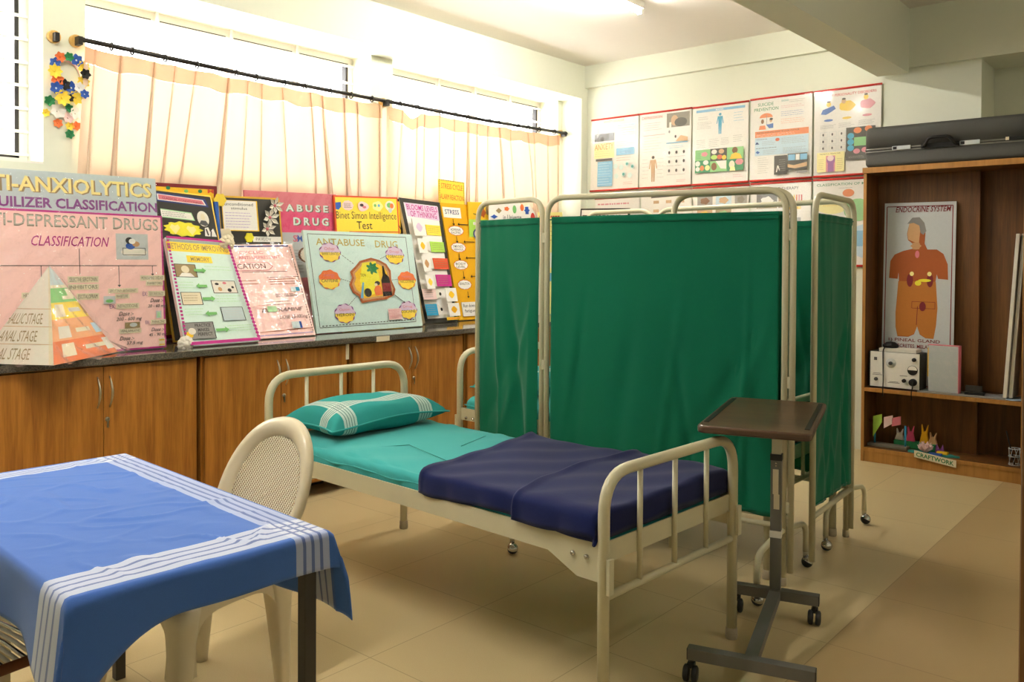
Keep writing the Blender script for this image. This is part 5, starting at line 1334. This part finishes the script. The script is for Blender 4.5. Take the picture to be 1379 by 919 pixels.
t, pn = sheet('display_board', 'yellow intelligence test board with an orange border', cat, q[0], q[1], V((-4.80, q[1].y + .02, ZB0)), V((-4.80, q[0].y + .02, ZB0)), 'yellow', 'brick', .014, [
 ('lettering', [('t', 'Binet Simon Intelligence', .02, .12, .96, .195, 'ink', .0), ('t', 'Test', .32, .195, .56, .255, 'ink', .005)]),
 ('border_strip', [('r', .2, .272, 1, .28, 'brick')]),
 ('picture', [('poly', [(.02, .055), (.1, .05), (.1, .085), (.06, .11), (.02, .105)], 'blue')]), ('picture', [('e', .2, .075, .085, .038, 'palepink', 18, .05, 9), ('scr', .14, .055, .26, .095, 4, 'ink')]), ('picture', [('e', .43, .08, .085, .038, 'palepink', 18, .08, 3), ('e', .41, .07, .03, .012, 'ink'), ('e', .45, .085, .03, .01, 'rose')]), ('picture', [('e', .66, .075, .085, .038, 'paleyellow', 18, .08, 5), ('e', .62, .07, .02, .012, 'leaf'), ('e', .68, .07, .02, .012, 'sky')]), ('picture', [('e', .86, .07, .08, .04, 'offwhite'), ('e', .85, .065, .04, .02, 'leaf'), ('e', .89, .07, .03, .02, 'orange'), ('e', .86, .105, .03, .02, 'lightgrey')])],
 None, 'brick', .012)
q = (Xp(528, 268, -4.885), Xp(541, 268, -4.885))
sheet('display_board', 'sliver of a yellow and black board beside the black framed board', cat, q[0], q[1], V((-4.86, q[1].y + .02, ZB0)), V((-4.86, q[0].y + .02, ZB0)), 'gold', 'black', .01, [('zigzag', [('l', .5, .2, .9, .26, .008, 'ink'), ('l', .9, .26, .5, .32, .008, 'ink')])], None, 'black', .02)

# memory board
q = lean((222, 320), (305, 327), (349, 459), (249, 469))
arr = [('arrow', .33, .305, .46, .305, .016, 'leaf', 1.4), ('arrow', .47, .455, .36, .455, .016, 'leaf', 1.4), ('arrow', .36, .575, .49, .575, .016, 'leaf', 1.4), ('arrow', .51, .715, .40, .715, .016, 'leaf', 1.4), ('arrow', .44, .87, .57, .87, .016, 'leaf', 1.4)]
t, pn = sheet('display_board', 'pale mint METHODS OF IMPROVING MEMORY board with a magenta edge', cat, *q, 'mint', 'palepink', .026, [
 ('heading_strip', [('r', .0, .035, 1, .125, 'yellow'), ('t', 'METHODS OF IMPROVING', .01, .05, .97, .105, 'khaki', .004)]),
 ('heading_strip', [('poly', [(.27, .16), (.66, .16), (.66, .225), (.27, .225)], 'yellow'), ('t', 'MEMORY', .33, .172, .62, .212, 'khaki', .004)]),
 ('picture', [('r', .055, .245, .375, .37, 'black'), ('r', .065, .25, .365, .365, 'khaki'), ('e', .21, .295, .06, .035, 'cream'), ('poly', [(.1, .365), (.15, .33), (.28, .33), (.33, .365)], 'paper')]),
 ('picture', [('r', .55, .395, .92, .52, 'black'), ('r', .56, .40, .91, .515, 'offwhite'), ('e', .63, .43, .03, .012, 'ink'), ('e', .75, .42, .03, .012, 'rose'), ('e', .66, .48, .03, .02, 'tan'), ('e', .8, .49, .03, .018, 'ink'), ('e', .86, .46, .02, .012, 'ink')]),
 ('picture', [('r', .07, .51, .36, .63, 'black'), ('r', .08, .515, .35, .625, 'cream'), ('scr', .1, .53, .33, .6, 3, 'khaki')]),
 ('picture', [('r', .58, .655, .91, .79, 'black'), ('r', .59, .66, .90, .785, 'greyblue'), ('scr', .62, .68, .88, .77, 4, 'lightgrey')]),
 ('picture', [('r', .015, .79, .425, .945, 'black'), ('r', .025, .795, .415, .94, 'grey'), ('e', .08, .9, .05, .03, 'gold'), ('e', .12, .87, .05, .03, 'offwhite'), ('t', 'PRACTICE', .17, .805, .38, .835, 'ink', .02), ('t', 'MAKES', .2, .845, .35, .875, 'ink', .02), ('t', 'PERFECT', .19, .885, .385, .915, 'ink', .02)]),
 ('paper_arrow', arr), ('lettering', [('scr', .5, .25, .93, .31, 2, 'palegreen'), ('scr', .05, .41, .33, .49, 3, 'palegreen'), ('scr', .55, .54, .93, .62, 3, 'palegreen'), ('scr', .07, .66, .35, .74, 3, 'palegreen'), ('scr', .6, .83, .95, .9, 3, 'palegreen')]),
 ('edge_tape', [('dash', .985, .02, .985, .98, 28, .02, 'magenta'), ('l', .985, .0, .985, 1, .008, 'magenta'), ('dash', .012, .0, .012, .98, 30, .014, 'magenta'), ('l', 0, .01, 1, .01, .014, 'magenta'), ('l', .05, .985, 1, .985, .018, 'magenta')])])
def rosette(t, p, r, col):
    mb = MB(); rnd = random.Random(9)
    for i in range(9):
        a = 2 * PI * i / 9; mb.lathe([(0, -.012), (.022, -.004), (.025, .004), (.0, .014)], col, V(p) + V((.008, r * .6 * math.cos(a), r * .6 * math.sin(a))), 8, 'x')
    mb.lathe([(.028, 0), (.03, .016), (.0, .03)], col, p, 10, 'x'); mb.build('paper_rosette', t)
rosette(t, pn.P(.0, .975, .002), .04, 'offwhite'); rosette(t, pn.P(.985, .005, .002), .045, 'cream')

# pink film wrapped board
q = lean((303, 330), (393, 329), (425, 450), (346, 458))
t, pn = sheet('display_board', 'pink classification board under shiny film, between the mint boards', cat, *q, 'pink', 'offwhite', .03, [
 ('border_line', [('l', .03, .02, .93, .02, .012, 'navy'), ('dash', .95, .03, .97, .97, 34, .006, 'ink'), ('l', .03, .975, .97, .97, .006, 'violet'), ('dash', .08, .94, .96, .925, 40, .008, 'rust')]),
 ('lettering', [('t', 'CYCLIC', .15, .075, .5, .11, 'rose'), ('t', 'ANTI-DEPRESSANT', .12, .13, .75, .165, 'rose')]),
 ('arrow_label', [('poly', [(.02, .2), (.52, .2), (.6, .25), (.52, .29), (.02, .29)], 'rose'), ('poly', [(.025, .204), (.515, .204), (.585, .25), (.515, .286), (.025, .286)], 'pink'), ('t', 'CATION', .06, .215, .48, .27, 'ink')]),
 ('lettering', [('r', .1, .305, .8, .309, 'ink'), ('scr', .06, .38, .32, .45, 2, 'rust', .005), ('r', .45, .37, .96, .374, 'ink'), ('scr', .47, .38, .95, .46, 3, 'rust', .005), ('t', 'DOSE 150-300mg', .5, .55, .85, .6, 'ink'), ('t', 'DESIPRAMINE', .2, .70, .85, .74, 'ink', 0, .06), ('t', 'DOSE 25-100mg', .45, .78, .92, .83, 'ink', 0, .04), ('scr', .3, .62, .8, .68, 2, 'ink', .003), ('scr', .1, .65, .3, .72, 2, 'rust', .003)]),
 ('picture', [('r', .77, .485, .92, .535, 'greyblue'), ('r', .85, .49, .91, .53, 'cyan')]), ('picture', [('r', .62, .855, .79, .925, 'greyblue'), ('r', .75, .855, .79, .925, 'blue')]), ('picture', [('r', .3, .68, .45, .74, 'palegreen')])])
film(pn, t, .008, 6)

# antabuse board
q = lean((408, 310), (554, 316), (569, 437), (427, 452), -4.80)
def cloud(u, v, top, bot, a, b, ra=.085, rb=.09):
    n = 30; up = []; lo = []
    for i in range(n + 1):
        an = PI * i / n; k = 1 + .06 * math.sin(9 * an)
        up.append((u + ra * k * math.cos(an), v - rb * k * math.sin(an))); lo.append((u + ra * k * math.cos(an + PI), v - rb * k * math.sin(an + PI)))
    return [('e', u, v, ra * 1.07, rb * 1.06, 'purple' if top == 'violet' else top, 40, .05, 9), ('poly', up, 'lilac' if top == 'violet' else top), ('poly', lo, bot), ('t', a, u - ra * .55, v - rb * .6, u + ra * .55, v - rb * .22, 'rose', .0), ('t', b, u - ra * .85, v - rb * .05, u + ra * .85, v + rb * .3, 'ink', .0)]
blob = [(.40, .36), (.45, .30), (.56, .265), (.64, .29), (.70, .33), (.735, .40), (.73, .50), (.76, .60), (.74, .66), (.66, .70), (.55, .71), (.42, .73), (.40, .66), (.35, .62), (.33, .54), (.36, .47), (.35, .41)]
ctr = (.55, .5)
def shrink(k): return [(ctr[0] + (u - ctr[0]) * k, ctr[1] + (v - ctr[1]) * k) for u, v in blob]
t, pn = sheet('display_board', 'pale green ANTABUSE DRUG board with a painted bottle in the middle', cat, *q, 'aqua', 'mint', .02, [
 ('border_line', [('frame', .03, .035, .935, .95, .004, 'ink'), ('dash', .05, .935, .93, .925, 30, .005, 'ink')]),
 ('title_lettering', [('t', 'ANTABUSE', .09, .075, .52, .145, 'mustard', .004), ('t', 'DRUG', .62, .08, .84, .155, 'mustard', .004)]),
 ('cloud_label', cloud(.2, .215, 'violet', 'yellow', 'Other', 'BARBITURATES')), ('cloud_label', cloud(.8, .235, 'violet', 'yellow', 'Drugs', 'TOBACCO')), ('cloud_label', cloud(.165, .485, 'orange', 'yellow', 'energy', 'CAFFEINE')), ('cloud_label', cloud(.89, .505, 'orange', 'yellow', 'Family', 'NICOTINE')), ('cloud_label', cloud(.26, .825, 'violet', 'yellow', 'Opium', 'HEROIN')), ('cloud_label', cloud(.865, .825, 'violet', 'yellow', 'Drug', 'COCAINE')),
 ('link_line', [('dash', .28, .225, .4, .335, 6, .004, 'ink'), ('dash', .65, .275, .72, .235, 5, .004, 'ink'), ('dash', .26, .48, .35, .515, 5, .004, 'ink'), ('dash', .735, .50, .8, .49, 4, .004, 'ink'), ('dash', .3, .745, .385, .655, 6, .004, 'ink'), ('arrow', .745, .655, .83, .735, .004, 'ink', 3)]),
 ('painting', [('poly', blob, 'rust'), ('poly', shrink(.9), 'tan'), ('poly', shrink(.8), 'gold'), ('poly', [(.47, .32), (.6, .3), (.62, .5), (.56, .64), (.45, .66), (.43, .5)], 'lemon'), ('e', .56, .375, .05, .055, 'green', 22, .3, 7), ('t', 'TION', .44, .43, .49, .46, 'ink'),
   ('poly', [(.655, .35), (.67, .35), (.68, .43), (.71, .47), (.72, .55), (.72, .66), (.63, .67), (.63, .50), (.65, .45)], 'black'), ('r', .632, .53, .719, .62, 'wine'), ('e', .49, .625, .035, .045, 'charcoal'), ('poly', [(.45, .52), (.465, .52), (.44, .68), (.415, .68)], 'sky'), ('poly', [(.55, .6), (.58, .54), (.62, .57), (.63, .65), (.56, .66)], 'orange'), ('e', .59, .53, .025, .022, 'ink'), ('e', .575, .545, .015, .015, 'cream')]),
 ('note_card', [('r', .66, .80, .79, .915, 'palepink'), ('scr', .665, .81, .785, .905, 6, 'rose')])])
film(pn, t, .008, 7)

# levels of thinking
q = lean((537, 266), (592, 273), (616, 432), (573, 437), -4.885)
def pencil(u0, u1, v, h, col, left=True):
    o = []
    if left:
        o = [('poly', [(u0, v), (u0 + .1, v - h * .4), (u0 + .18, v - h * .5), (u0 + .18, v + h * .5), (u0 + .1, v + h * .35)], 'offwhite'), ('e', u0 + .04, v, .05, .02, 'black', 12), ('card', u0 + .18, v - h / 2, u1, v + h / 2, col), ('scr', u0 + .22, v - h * .4, u1 - .02, v + h * .35, 4, 'khaki', .003)]
    else:
        o = [('poly', [(u1, v), (u1 - .1, v - h * .4), (u1 - .18, v - h * .5), (u1 - .18, v + h * .5), (u1 - .1, v + h * .35)], 'offwhite'), ('e', u1 - .03, v, .035, .014, 'black', 12), ('card', u0, v - h / 2, u1 - .16, v + h / 2, col), ('scr', u0 + .04, v - h * .4, u1 - .2, v + h * .35, 4, 'grey', .003)]
    return o
def pic(u0, v0, u1, v1, c): return [('card', u0, v0, u1, v1, 'paper', .006), ('e', (u0 + u1) / 2, (v0 + v1) / 2, (u1 - u0) * .25, (v1 - v0) * .25, c, 14, .1, 4)]
t, pn = sheet('display_board', 'white LEVELS OF THINKING board in a black frame with pencil shaped notes', cat, *q, 'white', 'cream', .03, [
 ('title_card', [('poly', [(.1, .035), (.93, .04), (.92, .16), (.12, .145)], 'lilac'), ('t', 'BLOOMS LEVELS', .14, .045, .9, .09, 'magenta', .01), ('t', 'OF THINKING', .2, .097, .86, .145, 'magenta', .01)]),
 ('pencil_note', pencil(.34, .9, .245, .085, 'yellow')), ('pencil_note', pencil(.36, .91, .385, .085, 'lime')), ('pencil_note', pencil(.34, .93, .525, .09, 'brick')), ('pencil_note', pencil(.32, .93, .665, .095, 'magenta')), ('pencil_note', pencil(.02, .56, .775, .085, 'palepink', False)), ('pencil_note', pencil(.0, .5, .90, .09, 'cyan', False)),
 ('photo_card', pic(.1, .175, .4, .31, 'lilac')), ('photo_card', pic(.12, .335, .34, .45, 'gold')), ('photo_card', pic(.12, .475, .34, .6, 'tan')), ('photo_card', pic(.1, .63, .32, .74, 'yellow')), ('photo_card', pic(.58, .735, .9, .845, 'gold')), ('photo_card', pic(.56, .86, .9, .965, 'amber')),
 ('name_strip', [('r', .45, .972, .95, .995, 'gold'), ('scr', .5, .977, .9, .99, 1, 'brick', .006)])], None, 'charcoal', .034)

# stress cycle
q = lean((593, 273), (655, 278), (668, 428), (619, 432), -4.89)
def bub(u, v, a, b=None): return [('e', u, v, .17, .042, 'red', 34, .04, 11), ('e', u, v, .16, .038, 'paper', 30, .04, 11), ('t', a, u - .12, v - .02, u + .12, v + .002, 'ink', .004)] + ([('t', b, u - .11, v + .008, u + .1, v + .026, 'ink', .004)] if b else [])
t, pn = sheet('display_board', 'amber stress cycle board with white bubbles, its right side behind the green screen', cat, *q, 'amber', 'gold', .02, [
 ('bubble_note', [('r', .02, .035, .4, .125, 'paper'), ('t', 'STRESS', .06, .055, .36, .095, 'navy', .01)]), ('bubble_note', bub(.24, .235, 'ADRENAL', 'EXCITED')), ('bubble_note', bub(.24, .38, 'SYMPATHETIC', 'NERVOUS')), ('bubble_note', bub(.24, .53, 'BODY', 'LEVEL')), ('bubble_note', bub(.26, .70, 'EXHAUSTION')), ('bubble_note', [('card', .1, .85, .52, .97, 'paper'), ('t', 'Run down', .14, .865, .44, .895, 'ink', .006), ('t', 'fatigue', .16, .91, .44, .945, 'ink', .006)]),
 ('arrow', [('arrow', .2, .135, .2, .175, .006, 'black', 3), ('arrow', .22, .285, .22, .325, .006, 'black', 3), ('arrow', .22, .43, .22, .475, .006, 'black', 3), ('arrow', .26, .585, .26, .635, .006, 'black', 3), ('arrow', .3, .76, .3, .80, .006, 'black', 3), ('arrow', .62, .18, .32, .18, .006, 'black', 3), ('arrow', .62, .33, .4, .33, .006, 'black', 3), ('arrow', .66, .47, .4, .47, .006, 'black', 3), ('arrow', .7, .63, .46, .63, .006, 'black', 3)]),
 ('picture', [('r', .56, .03, .6, .15, 'red'), ('card', .59, .03, .92, .145, 'paper'), ('e', .76, .095, .04, .025, 'skin')]), ('picture', [('e', .8, .26, .2, .065, 'navy', 20), ('e', .82, .26, .19, .058, 'cream', 20), ('e', .76, .25, .05, .03, 'grime')]), ('picture', [('card', .66, .37, .98, .45, 'paper'), ('dash', .65, .36, .65, .46, 6, .02, 'red')]), ('lettering', [('r', .62, .155, .95, .18, 'paper'), ('t', 'SYMPTOMS', .64, .158, .93, .177, 'navy'), ('r', .66, .325, .97, .35, 'paper'), ('t', 'SIGNS', .7, .33, .9, .346, 'navy')])])
a, b = pn.P(.0, .0, -.004), pn.P(.6, .0, -.004)
TLs, TRs = Xp(590, 241, a.x), Xp(625, 246, a.x)
sheet('title_card', 'small yellow card with red writing standing above the amber board', 'card', TLs, TRs, V((a.x, TRs.y + .01, pn.P(.55, .03).z)), V((a.x, TLs.y + .01, pn.P(0, .02).z - .0)), 'yellow', 'gold', .003, [('lettering', [('t', 'STRESS CYCLE', .1, .14, .92, .34, 'brick', .0), ('t', 'ALARM REACTION', .06, .55, .95, .75, 'brick', .0)]), ('border_line', [('dash', .03, .02, .97, .02, 14, .006, 'ink'), ('dash', .97, .02, .97, .97, 14, .006, 'ink'), ('dash', .03, .02, .03, .97, 14, .006, 'ink')])])

# things in the far corner behind the left leaf of the screen
a, b = Xp(630, 272, -4.86), Xp(662, 273, -4.86)
sheet('display_board', 'yellow board with a scribbled drawing and a green foot strip behind the screen', cat, a, b, V((-4.82, b.y + .02, ZB0)), V((-4.82, a.y + .02, ZB0)), 'gold', 'amber', .012, [('drawing', [('e', .6, .09, .12, .04, 'rust', 16, .2, 5), ('e', .8, .06, .08, .05, 'khaki'), ('l', .2, .1, .5, .12, .006, 'ink')]), ('foot_strip', [('r', 0, .15, .8, .30, 'lime')])])
t = thing('cloud_card', 'white cloud shaped card edged with coloured blots, showing above the green screen', 'card')
p0, p1 = Xp(657, 268, -4.80), Xp(722, 268, -4.80); pn = Panel(p0 + V((0, 0, 0)), p1, V((-4.72, p1.y, ZB0)), V((-4.72, p0.y, ZB0)))
mb = MB(); out = [(.0, .25), (.02, .06), (.16, .015), (.3, .03), (.45, .005), (.6, .02), (.72, .07), (.85, .05), (.95, .12), (1.0, .25), (.98, 1), (.02, 1)]
mb.prism(out, 'paper', -.01, 0, lambda a, b, c: pn.P(a, b, c)); mb.build('card', t)
draw(pn, t, [('blot', [('e', .2, .10, .05, .02, 'khaki', 12, .2, 4)]), ('blot', [('e', .36, .085, .05, .018, 'orange', 12, .2, 5)]), ('blot', [('e', .52, .09, .04, .035, 'leaf')]), ('blot', [('e', .68, .075, .04, .03, 'orange')]), ('blot', [('e', .78, .10, .05, .035, 'blue', 14, .25, 6)]), ('blot', [('e', .9, .17, .05, .05, 'red')]), ('blot', [('e', .1, .15, .06, .015, 'blue', 12, .3, 4)]),
 ('lettering', [('t', 'in Universe', .28, .135, .65, .18, 'ink', .0), ('t', 'Kinds & Wellness by doctor', .02, .2, .88, .25, 'ink', .0), ('scr', .04, .3, .9, .5, 4, 'ink')])])
a, b = Xp(724, 286, -4.86), Xp(757, 286, -4.86)
sheet('display_board', 'pale yellow board with red letters, glimpsed between the two leaves of the green screen', cat, a, b, V((-4.76, b.y, ZB0)), V((-4.76, a.y, ZB0)), 'paleyellow', 'offwhite', .012, [('lettering', [('scr', .05, .02, .95, .07, 1, 'red', .02), ('scr', .1, .12, .9, .3, 4, 'rust'), ('r', .1, .4, .9, .55, 'white'), ('r', .05, .6, .95, .68, 'sky')])])
a, b = V((-4.70, 6.50, 1.932)), V((-4.20, 6.56, 1.922))
sheet('framed_sheet', 'dark framed white sheet of black writing leaning in the far corner', 'framed sheet', a, b, V((-4.2, 6.45, ZB0)), V((-4.72, 6.42, ZB0)), 'paper', 'charcoal', .02, [('lettering', [('scr', .05, .04, .95, .9, 16, 'ink', .008)])], None, 'charcoal', .014)

# ------------------------------------------------------------------ stage pyramid wrapped in film
t = thing('paper_pyramid', 'paper pyramid with a striped colour face in a plastic bag at the worktop edge', 'pyramid', (0, 0, 0))
cx, cy = -4.42, 1.687; F_ = V((-4.0, 1.555, ZT + .004)); RC = V((-4.425, 2.087, ZT + .004)); LC = V((-4.415, 1.287, ZT + .004)); BC = V((cx * 2 - F_.x, cy * 2 - F_.y, ZT + .004)); AP = V((cx + .02, 1.69, 1.43))
mb = MB(); mb.add([F_, RC, BC, LC, AP], [(0, 1, 4), (1, 2, 4), (2, 3, 4), (3, 0, 4), (3, 2, 1, 0)], 'offwhite'); mb.build('body', t)
def tri(A, B, name, bands, extras):
    n = (B - A).cross(AP - A).normalized()
    if n.dot(V((cx, cy, 1)) - A) > 0: n = -n
    def P_(s, k, w_=.001): return (A.lerp(AP, k)).lerp(B.lerp(AP, k), s) + n * w_
    mb = MB()
    for k0, k1, c in bands: mb.add([P_(.0, k0), P_(1, k0), P_(1, k1), P_(0, k1)], [(0, 1, 2, 3)], c)
    o = mb.build(name, t)
    mb = MB()
    for s0, k0, s1, k1, c in extras: mb.add([P_(s0, k0, .0022), P_(s1, k0, .0022), P_(s1, k1, .0022), P_(s0, k1, .0022)], [(0, 1, 2, 3)], c)
    mb.build('card_strip', o)
    return P_, o
P1, o = tri(F_, RC, 'stage_face', [(0, .02, 'orange'), (.02, .20, 'orange'), (.2, .40, 'apricot'), (.40, .56, 'yellow'), (.56, .70, 'leaf'), (.70, .985, 'greyblue')],
    [(.12, .05, .3, .17, 'cream'), (.45, .09, .75, .13, 'cream'), (.1, .22, .3, .33, 'offwhite'), (.4, .26, .65, .30, 'cream'), (.72, .23, .9, .33, 'paleblue'), (.08, .42, .3, .54, 'cream'), (.4, .46, .68, .50, 'offwhite'), (.74, .43, .95, .53, 'tan'), (.35, .585, .7, .62, 'cream'), (.55, .6, .85, .69, 'cream'), (.0, .7, 1, .73, 'cream'), (.3, .78, .6, .9, 'lightgrey'), (.74, .05, .92, .17, 'offwhite')])
P2, o = tri(LC, F_, 'text_face', [(.0, 1, 'offwhite')], [(.0, .175, 1, .18, 'tan'), (.0, .335, 1, .34, 'tan'), (.0, .5, 1, .505, 'tan'), (.955, .0, 1, 1, 'cream')])
mb = MB(); pq = Panel(P2(.0, .5), P2(1, .5), F_, LC)
for s, k0, k1, u0, u1 in (('PHALLIC STAGE', .36, .46, .2, .85), ('ANAL STAGE', .2, .30, .3, .8), ('ORAL STAGE', .04, .14, .3, .75)):
    vs, fs = glyphs(s, .0); mb.add([P2(u0 + (u1 - u0) * x, k1 + (k0 - k1) * y, .0024) for x, y in vs], fs, 'khaki')
mb.build('lettering', o)
# the bag: creased film over the pyramid, bunched on the worktop
rnd = random.Random(4)
def bag(s, k):
    a = 2 * PI * s; kk = k
    base = [F_, RC, BC, LC]; f = (s * 4) % 4; i = int(f) % 4; fr = f - int(f)
    e = base[i].lerp(base[(i + 1) % 4], fr)
    p = e.lerp(AP, min(1, kk * 1.0)); out = (e - V((cx, cy, e.z))); out.z = 0; out.normalize()
    p = p + out * (.012 + .02 * abs(math.sin(9 * a + 14 * kk)) ** 3 * (1 - kk) + .05 * max(0, .12 - kk) / .12 * (1 + .6 * math.sin(13 * a))) + V((0, 0, .008 * math.sin(17 * a + 9 * kk) * (1 - kk) + .006))
    p.z = max(p.z, ZT + .003); return p
mb = MB(); mb.grid(96, 30, bag, 'plastic_film'); mb.build('plastic_bag', t)
